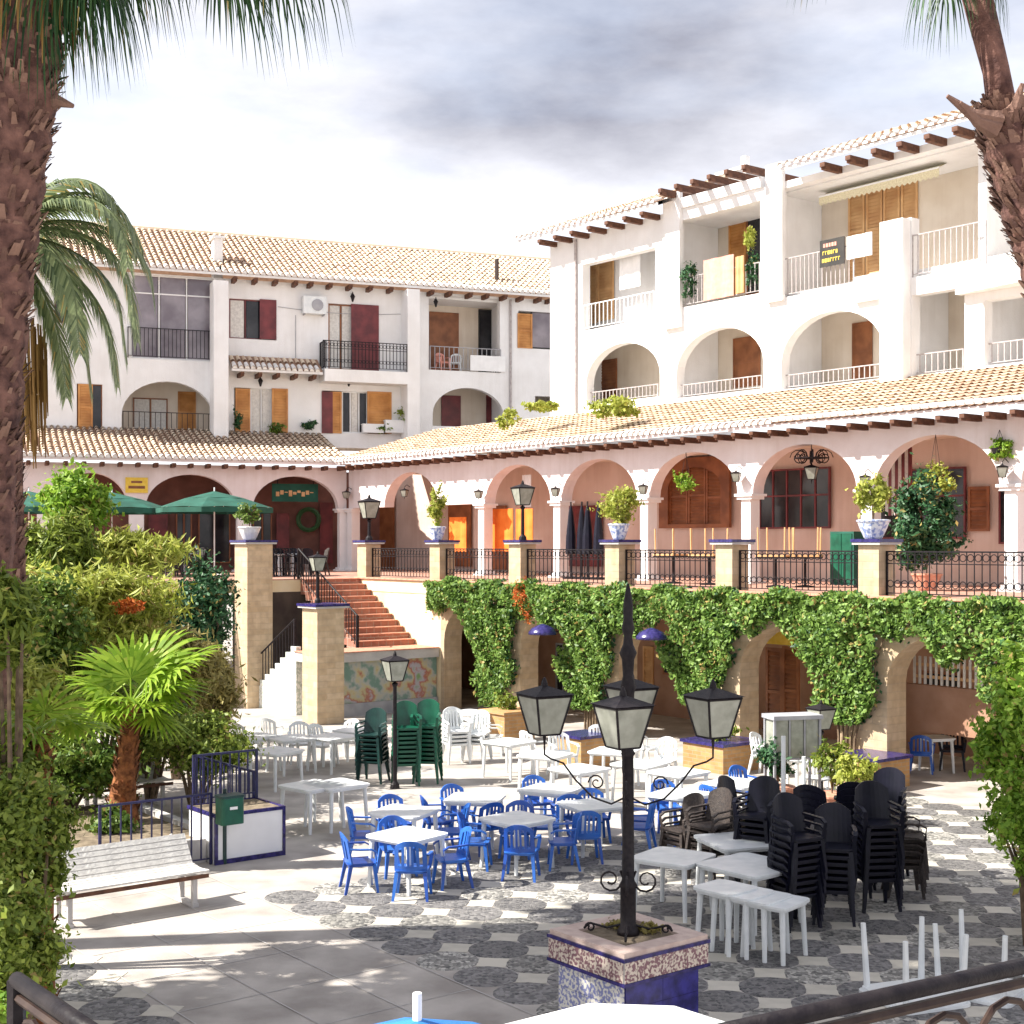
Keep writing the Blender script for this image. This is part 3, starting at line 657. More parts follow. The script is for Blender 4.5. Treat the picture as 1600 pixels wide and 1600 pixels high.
# awning
a, b = FR.u(1290, VU+1.2), FR.u(1478, VU+1.2); za = FR.z(1290, 300, VU+1.2); zb = FR.z(1478, 258, VU+1.2)
z = (za+zb)/2
aw = FR.thing('awning', 'rolled out cream awning over the large louvred balcony doors', 'awning', (a+b)/2, VB, z)
mb = MB(); mb.quad((a, VU+.9, z-.15), (b, VU+.9, z-.15), (b, VB-.05, z+.45), (a, VB-.05, z+.45)); O('canopy', mb, 'awn', aw)
mb = MB(); n = 24
for i in range(n):
    x0, x1 = a+(b-a)*i/n, a+(b-a)*(i+1)/n; mb.poly([(x0, VU+.9, z-.15), (x0, VU+.9, z-.36), ((x0+x1)/2, VU+.9, z-.43), (x1, VU+.9, z-.36), (x1, VU+.9, z-.15)])
O('valance', mb, 'awn', aw)
mb = MB(); mb.tube([(a, VU+.9, z-.15), (b, VU+.9, z-.15)], .03, 6); O('front_bar', mb, 'white', aw)

# ================================================================== LEFT WING, UPPER BUILDING
lA, lZ = FL.u(-60, LU), FL.u(868, LU)+4
BL = FL.thing('apartment_building', 'shaded white apartment block on the left under a long tiled roof', 'building', (lA+lZ)/2, LU, 0)
opsL = [op(pL, 205, 334, 432, 562, LU), oarch(pL, 190, 334, 596, 674, LU, .7), op(pL, 358, 432, 468, 530, LU), op(pL, 513, 592, 476, 578, LU),
        op(pL, 366, 450, 607, 676, LU), op(pL, 503, 608, 612, 677, LU), op(pL, 670, 781, 464, 580, LU), oarch(pL, 676, 787, 606, 667, LU, .7),
        op(pL, 810, 866, 487, 545, LU), op(pL, 85, 130, 448, 505, LU), op(pL, 120, 160, 600, 674, LU), op(pL, 836, 866, 619, 640, LU), op(pL, 40, 66, 598, 674, LU)]
O('wall', wall(MB(), lA, lZ, LU, LU+.3, 8.6, 15.2, opsL, 16), 'plaster', BL)
LBk = LU+1.9
mb = MB(); mb.box(lA, lZ, LBk, LBk+.2, 8.6, 15.2); O('back_wall', mb, 'beige', BL)
for z in (opsL[1][2]-.22, opsL[0][2]-.22, 15.0):
    mb = MB(); mb.box(lA+.01, lZ-.01, LU+.31, LBk-.01, z, z+.2); O('floor_slab', mb, 'plaster', BL)
for px in (345, 470, 655, 795, 180):
    u = FL.u(px, LU); mb = MB(); mb.box(u-.1, u+.1, LU+.31, LBk-.01, 8.6, 15.18); O('party_wall', mb, 'plaster', BL)
for x0, x1, yt, yb in ((334, 357, 438, 690), (637, 656, 446, 690)):
    a, b, z0, z1 = pL.r(x0, x1, yt, yb, LU-1.0); mb = MB(); mb.box(a, b, LU-1.0, LU-.002, z0, min(z1, 15.1)); O('buttress', mb, 'plaster', BL)
vl = LBk-.06; vf = LU+.12
put('w', pL, BL, 205, 334, 432, 562, LU+.1, fm='white', n=3, cross=.78, gm='lglass')
put('s', pL, BL, 278, 306, 612, 676, vl, m='wood'); put('w', pL, BL, 208, 262, 622, 676, vl, fm='bwood', n=2, curtain=True)
put('w', pL, BL, 358, 408, 468, 530, vf, fm='rwood', n=2, curtain=[0]); put('s', pL, BL, 406, 432, 468, 530, LU-.05, m='rwood', slats=False)
put('w', pL, BL, 513, 552, 476, 578, vf, fm='bwood', n=2, curtain=True); put('s', pL, BL, 549, 592, 476, 580, LU-.06, m='rwood', slats=False)
put('s', pL, BL, 368, 391, 607, 676, LU-.05, m='wood'); put('w', pL, BL, 391, 425, 607, 676, vf, fm='white', n=2, curtain=True); put('s', pL, BL, 425, 450, 607, 676, LU-.05, m='wood')
put('s', pL, BL, 503, 520, 612, 677, LU-.05, m='rwood', slats=False); put('s', pL, BL, 518, 534, 612, 677, LU-.045, m='wood'); put('w', pL, BL, 534, 574, 612, 677, vf, fm='white', n=3, curtain=[1]); put('s', pL, BL, 574, 612, 612, 677, LU-.05, m='wood')
put('s', pL, BL, 671, 717, 488, 582, vl, m='bwood', slats=False); put('w', pL, BL, 748, 780, 484, 582, vl, fm='black', n=1)
put('s', pL, BL, 690, 720, 618, 668, vl, m='rwood', slats=False); put('s', pL, BL, 760, 790, 618, 668, vl, m='rwood', slats=False)
put('s', pL, BL, 809, 832, 490, 544, LU-.05, m='wood'); put('w', pL, BL, 830, 866, 487, 545, vf, fm='black', n=1, curtain=[], gm='lglass')
put('w', pL, BL, 85, 130, 448, 505, vf, fm='rwood', n=2); put('s', pL, BL, 122, 145, 600, 674, LU-.05, m='wood'); put('s', pL, BL, 40, 56, 598, 674, LU-.05, m='bwood'); put('w', pL, BL, 120, 160, 600, 674, vf, fm='bwood')
rail(pL, BL, 200, 332, LU-.06, opsL[0][2], 1.2, sp=.15, curls=False); rail(pL, BL, 672, 782, LU-.03, opsL[6][2], 1.0, m='grey', sp=.2)
rail(pL, BL, 192, 334, LU+.05, opsL[1][2], .75, m='iron2', sp=.2)
# projecting balcony between the buttresses
a, b, z0, z1 = pL.r(503, 640, 581, 600, LU-.5); mb = MB(); mb.box(a, FL.u(637, LU-1), LU-1.0, LU-.003, z0, z1); O('balcony_slab', mb, 'plaster', BL)
rail(pL, BL, 505, 636, LU-.95, z1, 1.15, sp=.14, curls=True); railing(BL, LU-.95, LU-.05, a+.03, z1, 1.15, axis='v')
# small tiled canopy
a, b = FL.u(359, LU-.5), FL.u(500, LU-.5); zc_ = FL.z(430, 578, LU-1)
roof(BL, FL, a, b, LU-1.0, zc_, LU-.01, zc_+.62, .235)
beams(BL, [FL.u(x, LU-.9) for x in (379, 407, 435, 463, 492)], LU-.9, LU-.003, zc_-.11)
# main roof
zr = FL.z(600, 388, LU+5)
roof(BL, FL, lA, lZ, LU-.75, 15.30, LU+5, zr, .25)
mb = MB(); mb.tube([(lA, LU+5, zr+.02), (lZ, LU+5, zr+.02)], .14, 8); O('ridge', mb, 'tile', BL)
mb = MB(); mb.quad((lA, LU+5, zr), (lZ, LU+5, zr), (lZ, LU+10.7, 15.3), (lA, LU+10.7, 15.3)); O('roof_back', mb, 'roofbase', BL)
beams(BL, [FL.u(x, LU-.65) for x in (112, 143, 368, 400, 432, 463, 487, 517, 548, 580, 612, 676, 704, 736, 762, 790, 816, 844, 862)], LU-.66, LU-.002, 15.18, .14, .17)
a = FL.u(338, LU); b = FL.u(352, LU); mb = MB(); mb.box(a, b, LU+.6, LU+1.2, 15.3, 16.9); mb.box(a-.08, b+.08, LU+.5, LU+1.3, 16.9, 17.0); O('chimney', mb, 'plaster', BL)
mb = MB(); mb.tube([(FL.u(784, LU), LU+.6, 15.6), (FL.u(789, LU), LU+1, 17.0)], .09, 6); O('flue', mb, 'iron2', BL)
for px, py in ((551, 468), (407, 600), (545, 600), (681, 476), (345, 425)):
    u = FL.u(px, LU-.25); z = FL.z(px, py, LU-.25); mb = MB(); mb.lathe([(.03, -.1), (.09, .1), (.11, .12), (.03, .25), (.01, .32)], 6, (u, LU-.25, z)); mb.tube([(u, LU-.25, z+.1), (u, LU-.001, z+.3)], .012, 4)
    O('wall_lamp', mb, 'iron', BL)
a, b, z0, z1 = pL.r(474, 510, 463, 490, LU-.35); mb = MB(); mb.box(a, b, LU-.38, LU-.05, z0, z1); ac = O('air_conditioner', mb, 'wplastic', BL)
mb = MB(); mb.lathe([(.24, 0), (.24, .02), (.06, .035)], 14); mb.xf(Matrix.Translation(((a+b)/2+.1, LU-.385, (z0+z1)/2)) @ Matrix.Rotation(R_(90), 4, 'X')); o = O('fan_grille', mb, 'grey', ac); o.location = (0, 0, 0)
mb = MB(); [mb.box(x, x+.04, LU-.36, LU-.003, z0-.05, z0-.002) for x in (a+.05, b-.1)]; O('bracket', mb, 'grey', BL)

for F_, par, px, v, z0_, z1_ in ((FL, BL, 352, LU-.06, 9.0, 15.1), (FL, BL, 798, LU-.06, 9.0, 15.1), (FR, BR, 899, VU-.06, 9.0, 15.2)):
    u = F_.u(px, v); mb = MB(); mb.tube([(u, v, z0_), (u, v, z1_)], .05, 6); O('drainpipe', mb, 'lrail', par)
mb = MB(); mb.tube([(FL.u(434+i*16, LU-.03), LU-.03, 14.2-.12*math.sin(i*math.pi/12)) for i in range(13)], .012, 4); O('cable', mb, 'grey', BL)
mb = MB(); mb.tube([(FL.u(462, LU-.03), LU-.03, 13.9), (FL.u(462, LU-.03), LU-.03, 12.0), (FL.u(500, LU-.03), LU-.03, 11.9)], .015, 4); O('cable', mb, 'grey', BL)
# ================================================================== ARCADES
def arcade(F_, label, us, vA, u0, u1, mcol, apx=ZX, colw=.44, nobj=0, z0c=ZT, cut=None, vroof=VU, beam_sp=.62, inner='pink', back=3.3):
    A_ = F_.thing('arcade', label, 'arcade', (us[0]+us[-1])/2, vA, ZT)
    ops = []
    for a, b in zip(us[:-1], us[1:]):
        w = min(b-a-colw, 3.4); c = (a+b)/2; ops.append((c-w/2, c+w/2, ZI, ZI, apx))
    O('wall', wall(MB(), u0, u1, vA, vA+.42, ZI, ZE, ops, 18), mcol, A_)
    # reveal lining in the warm inner colour is the wall itself; columns below the springing
    cm = MB(); h = ZI-ZT-.15; cm.box(-colw/2+.06, colw/2-.06, 0.03, .39, .14, h)
    cme = cm.mesh('column', M['plaster']); bm_ = MB(); bm_.box(-colw/2-.08, colw/2+.08, -.08, .5, 0, .07); bm_.box(-colw/2, colw/2, -.02, .44, .07, .14); bme = bm_.mesh('plinth', M['plaster'])
    pm = MB(); pm.box(-colw/2-.04, colw/2+.04, -.04, .46, h, h+.08); pm.box(-colw/2-.09, colw/2+.09, -.09, .51, h+.08, h+.148); pme = pm.mesh('capital', M['plaster'])
    for u in us:
        if not (u0-.1 <= u <= u1+.1): continue
        c = O('column', cme, None, A_, loc=(u, vA, ZT))
        for nm, me in (('plinth', bme), ('capital', pme)):
            x = bpy.data.objects.new(nm, me); COL.objects.link(x); x.parent = c
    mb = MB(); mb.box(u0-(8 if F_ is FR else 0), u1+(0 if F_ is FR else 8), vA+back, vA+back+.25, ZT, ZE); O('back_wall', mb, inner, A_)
    mb = MB(); mb.box(u0, u1, vA+.43, vA+back-.01, ZE-.18, ZE-.05); O('ceiling', mb, 'beige', A_)
    roof(A_, F_, u0, u1, vA-.75, ZE+.16, vroof+.3, 9.15, .235, nobj, cut=cut, soffit='pplaster')
    n = int((u1-u0)/beam_sp); beams(A_, [u0+(u1-u0)*(i+.5)/n for i in range(n)], vA-.62, vA-.003, ZE+.02, .13, .15)
    return A_
usR = [FR.u(1005, VA)+i*3.94 for i in range(-3, 8)]
usR[0] = UK
uEnd = FR.u(1760, VA)
arcR = arcade(FR, 'long pink and white arcade of round arches behind the terrace on the right', [u for u in usR if u < uEnd+4], VA, UK, uEnd, 'pplaster', nobj=300)
# left arcade arches: springings measured from the photograph
usL = [FL.u(x, LA) for x in (70, 214, 382, 541)]
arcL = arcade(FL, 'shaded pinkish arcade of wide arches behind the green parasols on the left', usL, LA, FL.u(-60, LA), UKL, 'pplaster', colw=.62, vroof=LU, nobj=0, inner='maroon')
# coloured shop fronts inside the right arcade
vS = VA+3.2
def rput(kind, x0, x1, yt, yb, v=vS-.03, par=arcR, p=pR, **kw): return put(kind, p, par, x0, x1, yt, yb, v, **kw)
rput('w', 1186, 1296, 732, 826, fm='rwood', n=5, cross=.55); rput('w', 1372, 1508, 732, 842, fm='rwood', n=4, cross=.6)
rput('s', 1046, 1074, 730, 822, m='bwood'); rput('s', 1075, 1102, 726, 822, m='bwood'); rput('s', 1103, 1128, 732, 822, m='bwood'); rput('s', 700, 735, 765, 885, m='bwood', slats=False)
mb = wall(MB(), *[FR.u(x, vS-.1) for x in (1030, 1140)], vS-.12, vS-.02, FR.z(1085, 825, vS), FR.z(1085, 715, vS), [(*[FR.u(x, vS-.1) for x in (1044, 1128)], FR.z(1085, 824, vS)+.1, FR.z(1085, 765, vS), FR.z(1085, 730, vS))])
O('window_surround', mb, 'bwood', arcR)
rput('s', 568, 615, 765, 900, m='bwood', slats=False); rput('s', 760, 790, 790, 890, m='bwood', slats=False); rput('s', 885, 940, 790, 885, m='rwood', slats=False)
rput('w', 1560, 1600, 745, 850, fm='rwood', n=2); rput('s', 1512, 1545, 760, 830, m='bwood')
# left arcade shop fronts
vSL = LA+3.2
for x0, x1, yt, yb, k in ((232, 262, 790, 890, 's'), (275, 300, 790, 880, 'w'), (310, 360, 780, 880, 'w'), (432, 452, 802, 885, 's'), (395, 425, 790, 885, 'w'), (500, 520, 785, 880, 's')):
    put(k, pL, arcL, x0, x1, yt, yb, vSL-.05, **({'m': 'rwood', 'slats': False} if k == 's' else {'fm': 'bwood', 'n': 2}))
a, b, z0, z1 = pL.r(425, 497, 756, 784, LA+.9)
mu = FL.thing('painted_panel', 'long green painted sign panel hanging under the second arch of the left arcade', 'panel', (a+b)/2, LA+.9, z0)
mb = MB(); mb.box(a, b, LA+.9, LA+.94, z0, z1); O('board', mb, 'teal', mu); mb = MB(); [mb.box(x, x+.03, LA+.9, LA+.93, z1, ZE-.2) for x in (a+.2, b-.2)]; O('hanger', mb, 'iron', mu)
mb = MB(); H = z1-z0
for i in range(9): mb.lathe([(.16, 0), (.02, .01)], 7, (0, 0, 0)) if False else mb.box(a+.15+i*(b-a-.3)/9, a+.28+i*(b-a-.3)/9, LA+.892, LA+.898, z0+H*(.3+.1*(i % 3)), z0+H*(.55+.08*(i % 2)))
O('lettering', mb, 'lwood', mu)
c = FL.thing('wreath', 'round dark wreath hanging on the wall inside the second left arch', 'wreath', FL.u(482, vSL-.3), vSL-.2, FL.z(482, 812, vSL-.2))
mb = MB(); mb.tube([(FL.u(482, vSL-.2)+.42*math.cos(t), vSL-.2, FL.z(482, 812, vSL-.2)+.42*math.sin(t)) for t in [i*math.pi/8 for i in range(17)]], .1, 6, False); O('ring', mb, 'lf_dark', c)
a, b, z0, z1 = pL.r(196, 231, 746, 770, LA-.05)
ys = FL.thing('shop_sign', 'yellow painted sign board on the pillar left of the green parasols', 'sign', (a+b)/2, LA-.05, z0)
mb = MB(); mb.box(a, b, LA-.06, LA-.01, z0, z1); O('board', mb, 'yellow', ys); mb = MB(); mb.box(a+.1, b-.1, LA-.068, LA-.062, z0+.15, z0+.25); mb.box(a+.2, b-.2, LA-.068, LA-.062, z0+.35, z0+.43); O('lettering', mb, 'bwood', ys)

# ================================================================== TERRACE
uTe = FR.u(1800, VT)                          # towards the viewer, out of frame
uSt = -37.2                                   # head of the stair
pA = FR.w(uTe, VT); pB = FR.w(uSt, VT); pC = FR.w(uSt, 18.5)
cL = FL.loc(pC.x, pC.y); pD = FL.w(cL[0]-14, cL[1]); pE = FL.w(cL[0]-14, LU); pF = inter(vR=VU, vL=LU); pG = FR.w(uTe, VU)
TP = [pA, pG, pF, pE, pD, pC, pB]
ter = lab(bpy.data.objects.new('raised_terrace', None), kind='structure'); COL.objects.link(ter)
def ring(name, pts, z0, z1, m):
    mb = MB(); mb.prism([(p.x, p.y) for p in pts], z0, z1); return O(name, mb, m, ter)
ring('terrace_slab', TP, ZT-.38, ZT-.03, 'cream'); ring('terrace_floor', TP, ZT-.029, ZT, 'terrafloor')
def edge(F_, u0, u1, v, name='edge_tile', m='terraedge'):
    mb = MB(); mb.box(0, .29, -.06, .10, 0, .05); me = mb.mesh(name, M[m]); n = int((u1-u0)/.30)
    for i in range(n): o = O(name, me, None, ter, loc=F_.w(u0+i*.30, v, ZT-.012)); o.rotation_euler = (0, 0, F_.ang)
edge(FR, uSt, FR.u(1640, VT), VT)
# retaining wall with arches towards the courtyard
ops = []
ub = [FR.u(x, VT) for x in (1385, 1155, 966, 812, 690)]; pits = ub[0]-ub[1]
starts = [FR.u(1385, VT)+pits] + ub[:4] + [FR.u(693, VT)]
for i, a in enumerate(starts): ops.append((a, a+2.75 if i < 5 else a+2.5, -.1, 1.95, 2.95))
rw = FR.thing('retaining_wall', 'ochre arched wall carrying the terrace, overgrown with creeper', 'wall', (uTe+uSt)/2, VT, 0)
uL0 = -32.65
O('wall', wall(MB(), uL0, uTe, VT+.02, VT+.62, -.1, ZT-.385, ops, 14), 'pier', rw)
O('stair_wall', wall(MB(), uSt, uL0-.003, VT+.02, VT+.4, 0, ZT-.385, ()), 'cream', rw)
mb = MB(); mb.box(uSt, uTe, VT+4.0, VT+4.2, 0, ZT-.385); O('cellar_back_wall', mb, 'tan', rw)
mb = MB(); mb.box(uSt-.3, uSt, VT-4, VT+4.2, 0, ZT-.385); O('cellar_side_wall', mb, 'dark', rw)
mb = MB(); a, b = cL[0]-14, cL[0]; e = FL.w(a, cL[1]+1.6); mb.box(a, b, cL[1]+1.6, cL[1]+1.8, 0, ZT-.385); o = O('cellar_front_wall', mb, 'dark', rw, loc=(0, 0, 0)); o.parent = None; o.location = (0, 0, 0); o.rotation_euler = (0, 0, FL.ang); lab(o, 'recessed wall coloured dark for the shade under the left terrace behind the shrubs', 'wall')
vK = VT+3.95
put('s', pR, rw, 1196, 1222, 1012, 1150, VT+1.6, m='bwood'); put('s', pR, rw, 1222, 1248, 1010, 1148, VT+1.6, m='bwood')
a, b = FR.u(1190, VT+1.6), FR.u(1254, VT+1.6); mb = MB(); mb.box(a-.1, b+.1, VT+1.55, VT+1.7, 2.4, 2.72); O('door_head', mb, 'yellow', rw)
put('w', pR, rw, 1035, 1064, 1012, 1055, vK, fm='bwood', n=1); put('s', pR, rw, 1004, 1020, 1010, 1080, vK, m='lwood'); put('w', pR, rw, 868, 880, 1005, 1090, vK, fm='grey', n=1)
put('w', pR, rw, 1440, 1500, 1050, 1075, vK, fm='bwood', n=2)
# piers with glazed caps on the terrace edge
piers = []
def pier(px, vv=VT, h0=ZT, h1=4.66, w=.5, label='', F_=FR, cap=True, u=None, m='pier', name='pier'):
    u = F_.u(px, vv) if u is None else u
    t = F_.thing(name, label, 'pier', u, vv, h0)
    mb = MB(); mb.box(u-w/2, u+w/2, vv-.02, vv+w, h0, h1); O('shaft', mb, m, t)
    if cap:
        mb = MB(); mb.box(u-w/2-.09, u+w/2+.09, vv-.11, vv+w+.09, h1+.002, h1+.05); O('cap', mb, 'concrete', t)
        mb = MB(); mb.box(u-w/2-.11, u+w/2+.11, vv-.13, vv+w+.11, h1+.051, h1+.115); O('cap_tile', mb, 'blueedge', t)
    piers.append((u, vv, F_)); return t
pl = {1358: 'ochre terrace pier holding the blue and white pot with trailing yellow green plant', 1132: 'ochre terrace pier with an empty blue tiled cap above the creeper', 957: 'ochre terrace pier holding the round bushy potted plant',
      805: 'ochre terrace pier carrying the black lantern in front of the orange sheets', 680: 'ochre terrace pier holding the tall narrow potted plant', 566: 'ochre terrace pier at the head of the red stair with a lantern on top'}
uq = FR.u(1358, VT)
for i, (px, lb) in enumerate(pl.items()): pier(px, label=lb)
pier(0, u=uq+3.86, label='ochre terrace pier at the right edge of the picture')
pier(380, label='tall ochre pier left of the white tiled stair, rising from the courtyard to the terrace', h0=0, vv=18.45, u=FR.u(380, 18.5), w=.78)
pier(483, label='free standing ochre pier at the turn of the stair with a small lantern on it', h0=0, h1=3.0, vv=18.2, u=FR.u(485, 18.2), w=.78)
# terrace railings between the piers
ulist = [FR.u(x, VT) for x in (566, 680, 805, 957, 1132, 1358)]+[uq+3.86]
rl = ['first from the stair', 'between the lantern pier and the narrow plant', 'in front of the orange sheets', 'in front of the bare upturned table legs', 'in front of the brick red shop window', 'in front of the dark green indoor plant']
names = ['above the red stair wall', 'below the narrow potted plant and the orange sheets', 'in front of the dark clothes stand', 'in front of the upturned table legs', 'in front of the red shop window', 'in front of the big dark green plant']
for i in range(6):
    a, b = ulist[i]+.28, ulist[i+1]-.28
    t = FR.thing('railing', 'black wrought iron terrace railing with scrolls '+names[i], 'railing', (a+b)/2, VT+.2, ZT)
    railing(t, a, b, VT+.2, ZT, .92, sp=.16, curls=True, name='railing_frame', r=.008)
# ================================================================== STAIR
st = FR.thing('staircase', 'two flight terracotta stair turning at a landing, with white tiled side and painted mural', 'staircase', -34.5, 20.7, 0)
uF, uB = -32.7, -33.95; ZL = 1.76
mb = MB(); mb.box(uB, uF, 18.75, 22.66, ZL-.28, ZL-.03); O('landing', mb, 'concrete', st)
mb = MB(); mb.box(uB-.02, uF+.03, 18.72, 22.665, ZL-.029, ZL); O('landing_floor', mb, 'terraedge', st)
mb = MB(); mb.box(uF-.22, uF-.12, 19.0, 22.66, 0, ZL-.285); O('mural_wall', mb, 'mural', st)
mb = MB(); mb.box(uF-.115, uF-.06, 19.0, 22.66, 0, .35); O('mural_plinth', mb, 'grey', st)
n = 11; rz = (ZT-ZL)/n; tr = (uB-uSt)/(n-0)
for i in range(n):
    mb = MB(); mb.box(uB-(i+1)*tr, uB-i*tr, 20.75, 22.66, ZL+rz*i-.3, ZL+rz*(i+1)-.025); s = O('step', mb, 'terracotta', st)
    mb = MB(); mb.box(uB-(i+1)*tr-.001, uB-i*tr+.03, 20.74, 22.662, ZL+rz*(i+1)-.024, ZL+rz*(i+1)); x = O('tread', mb, 'terraedge', s); x.location = (0, 0, 0)
n2 = 10; rz2 = ZL/n2; tr2 = .30
for i in range(n2-1):
    mb = MB(); mb.box(uB-(i+1)*tr2, uB-i*tr2-.002, 18.95, 20.6, 0, ZL-rz2*(i+1)); O('step', mb, 'fringe', st)
    mb = MB(); mb.box(uB-(i+1)*tr2, uB-i*tr2-.002, 18.80, 18.948, 0, ZL-rz2*(i+1)+.28); O('side_tile', mb, 'fringe', st)
# cream string wall on the right of the upper flight
mb = MB()
for i in range(n): mb.box(uB-(i+1)*tr+.002, uB-i*tr, 22.10, 22.45, ZL+.01, ZL+rz*(i+1)+.25+.05)
# balusters and handrails of the stair
def sloped_rail(par, u0, z0, u1, z1, v, h=.9, n=9, m='iron'):
    mb = MB(); mb.tube([(u0, v, z0+h), (u1, v, z1+h)], .025, 6); mb.tube([(u0, v, z0+.12), (u1, v, z1+.12)], .012, 4); o = O('handrail', mb, m, par)
    for i in range(n+1):
        t = i/n; mb = MB(); u = u0+(u1-u0)*t; z = z0+(z1-z0)*t; r = .035 if i in (0, n) else .010
        mb.box(u-r, u+r, v-r, v+r, z, z+h); x = O('baluster', mb, m, o); x.location = (0, 0, 0)
sloped_rail(st, uB+.1, ZL, uSt, ZT, 20.68, n=22); sloped_rail(st, uB-.2, ZL-.1, uB-2.9, .2, 18.87, .95, n=16)
sr = FR.thing('railing', 'black iron railing on the terrace edge beside the tall ochre pier', 'railing', uSt, 19.6, ZT)
railing(sr, 18.9, 20.6, uSt-.1, ZT, .92, axis='v', curls=True, sp=.15, name='railing_frame')
# left terrace railing along the planting
sl = FL.thing('railing', 'iron railing of the left terrace behind the shrubs', 'railing', cL[0]-5, cL[1]+.1, ZT)
railing(sl, cL[0]-9, cL[0]-.6, cL[1]+.1, ZT, .92, sp=.2, name='railing_frame')
# ================================================================== VEGETATION
# creeper over the retaining wall, one plant per pillar
def creeper(label, u0, u1, curt, dens=1.0):
    uc = (curt[0]+curt[1])/2; t = FR.thing('creeper', label, 'creeper', uc, VT-.25, 0)
    n = int(1500*(u1-u0)*dens); u = rng.uniform(u0, u1, n)
    zl = 2.80+.22*np.sin(u*2.1)+.12*np.sin(u*5.3+1); zh = 3.60+.07*np.sin(u*3.7)+.04*np.sin(u*9)
    zl -= .10*np.abs(np.sin(u*1.7)); f = rng.uniform(0, 1, n); z = zl+(zh-zl)*f+rng.normal(0, .05, n)
    bul = .30+.18*np.sin(u*2.7+z*2)+.08*np.sin(u*7+z*5)
    v = VT-.05-bul*np.sin(np.clip(f, .05, .95)*math.pi)**.5*rng.uniform(.55, 1.05, n)
    top = rng.uniform(0, 1, n) < .18; v[top] = VT-.35+rng.uniform(0, .45, top.sum()); z[top] = zh[top]+rng.uniform(-.06, .05, top.sum())
    P = [np.stack([u, v, z], 1)]
    a, b, zlow = curt; w = (b-a)/2*.9; m = int(1900*w*2*(2.9-zlow)*.72*dens)
    z2 = 2.95-(2.95-zlow)*rng.uniform(0, 1, m)**1.15; g = (2.95-z2)/(2.95-zlow); ww = w*(1.10-.50*g**2.2+.14*np.sin(z2*5+uc))*rng.uniform(.85, 1.08, m)
    u2 = uc+ww*rng.uniform(-1, 1, m)+.12*np.sin(z2*4+uc); v2 = VT-.08-(.20+.22*(1-g)+.1*np.sin(u2*6+z2*4))*rng.uniform(.3, 1, m)
    P.append(np.stack([u2, v2, z2], 1)); P = np.concatenate(P)
    nr = np.tile([0, -1.0, .5], (len(P), 1))
    keep = np.sin(P[:, 0]*6.1+1.3*np.sin(P[:, 2]*5))*np.sin(P[:, 2]*7.3+P[:, 0]*2.2) < rng.uniform(.25, 1.3, len(P)); P = P[keep]; nr = nr[keep]
    O('foliage', leafquads(P, .11, nr, 1.0, .6, 'foliage', 'lf_vine'), None, t)
    O('shaded_foliage', leafquads(P[::3]*np.array([1, 1, 1])+np.array([0, .12, 0]), .12, nr[::3], 1.2, .6, 'foliage', 'lf_dark'), None, t)  # dark coloured copy set behind the leaves stands in for inner shade
    mb = MB()
    for i in range(5):
        x = uc+(-.2+.1*i); mb.tube([(x, VT-.06, 0), (x+.06, VT-.1, .8), (x-.05+.1*i, VT-.08, 1.8), (x+.3*(i-1), VT-.1, 3.2)], [.035, .03, .025, .012], 5)
    O('stem', mb, 'stemw', t)
def cu(x0, x1, y): return (FR.u(x0, VT), FR.u(x1, VT), FR.z((x0+x1)/2, y, VT))
segs = [(672, 850, (748, 814, 1104), 'leafy creeper covering the wall nearest the stair and the pillar beside the dark doorway'),
        (850, 1005, (885, 968, 1108), 'leafy creeper hanging on the pillar behind the left lantern of the big lamp'),
        (1005, 1215, (1050, 1158, 1102), 'leafy creeper hanging between the big lamp and the ochre archway with the yellow door head'),
        (1215, 1450, (1268, 1384, 1128), 'dense creeper curtain right of the brown double door, with bare stems at its foot'),
        (1450, 1640, (1530, 1640, 1100), 'creeper over the last archway at the right edge above the wooden fence')]
for x0, x1, c, lb in segs: creeper(lb, FR.u(x0, VT), FR.u(x1, VT), cu(*c))
# red bracts and dry patch in the creeper
def blob(label, cat, px, py, Y, rx, rz, n, size, m, name='shrub', **kw):
    if m in ('lf_yellow', 'lf_brown', 'lf_olive') and name == 'shrub': kw['aspect'] = .22; size *= 1.7
    c = at(px, py, Y); s = Y/F; return bush(label, cat, c, (rx*s, rx*s*.9, rz*s), n, size, m, name, **kw)
w = FR.w(FR.u(820, VT), VT-.45)
blob('orange flowering spray in the creeper above the ochre pillar', 'flowers', 820, 940, w.y, 24, 40, 900, .07, 'lf_red', 'flowering_vine', stem=False, base=2.6)
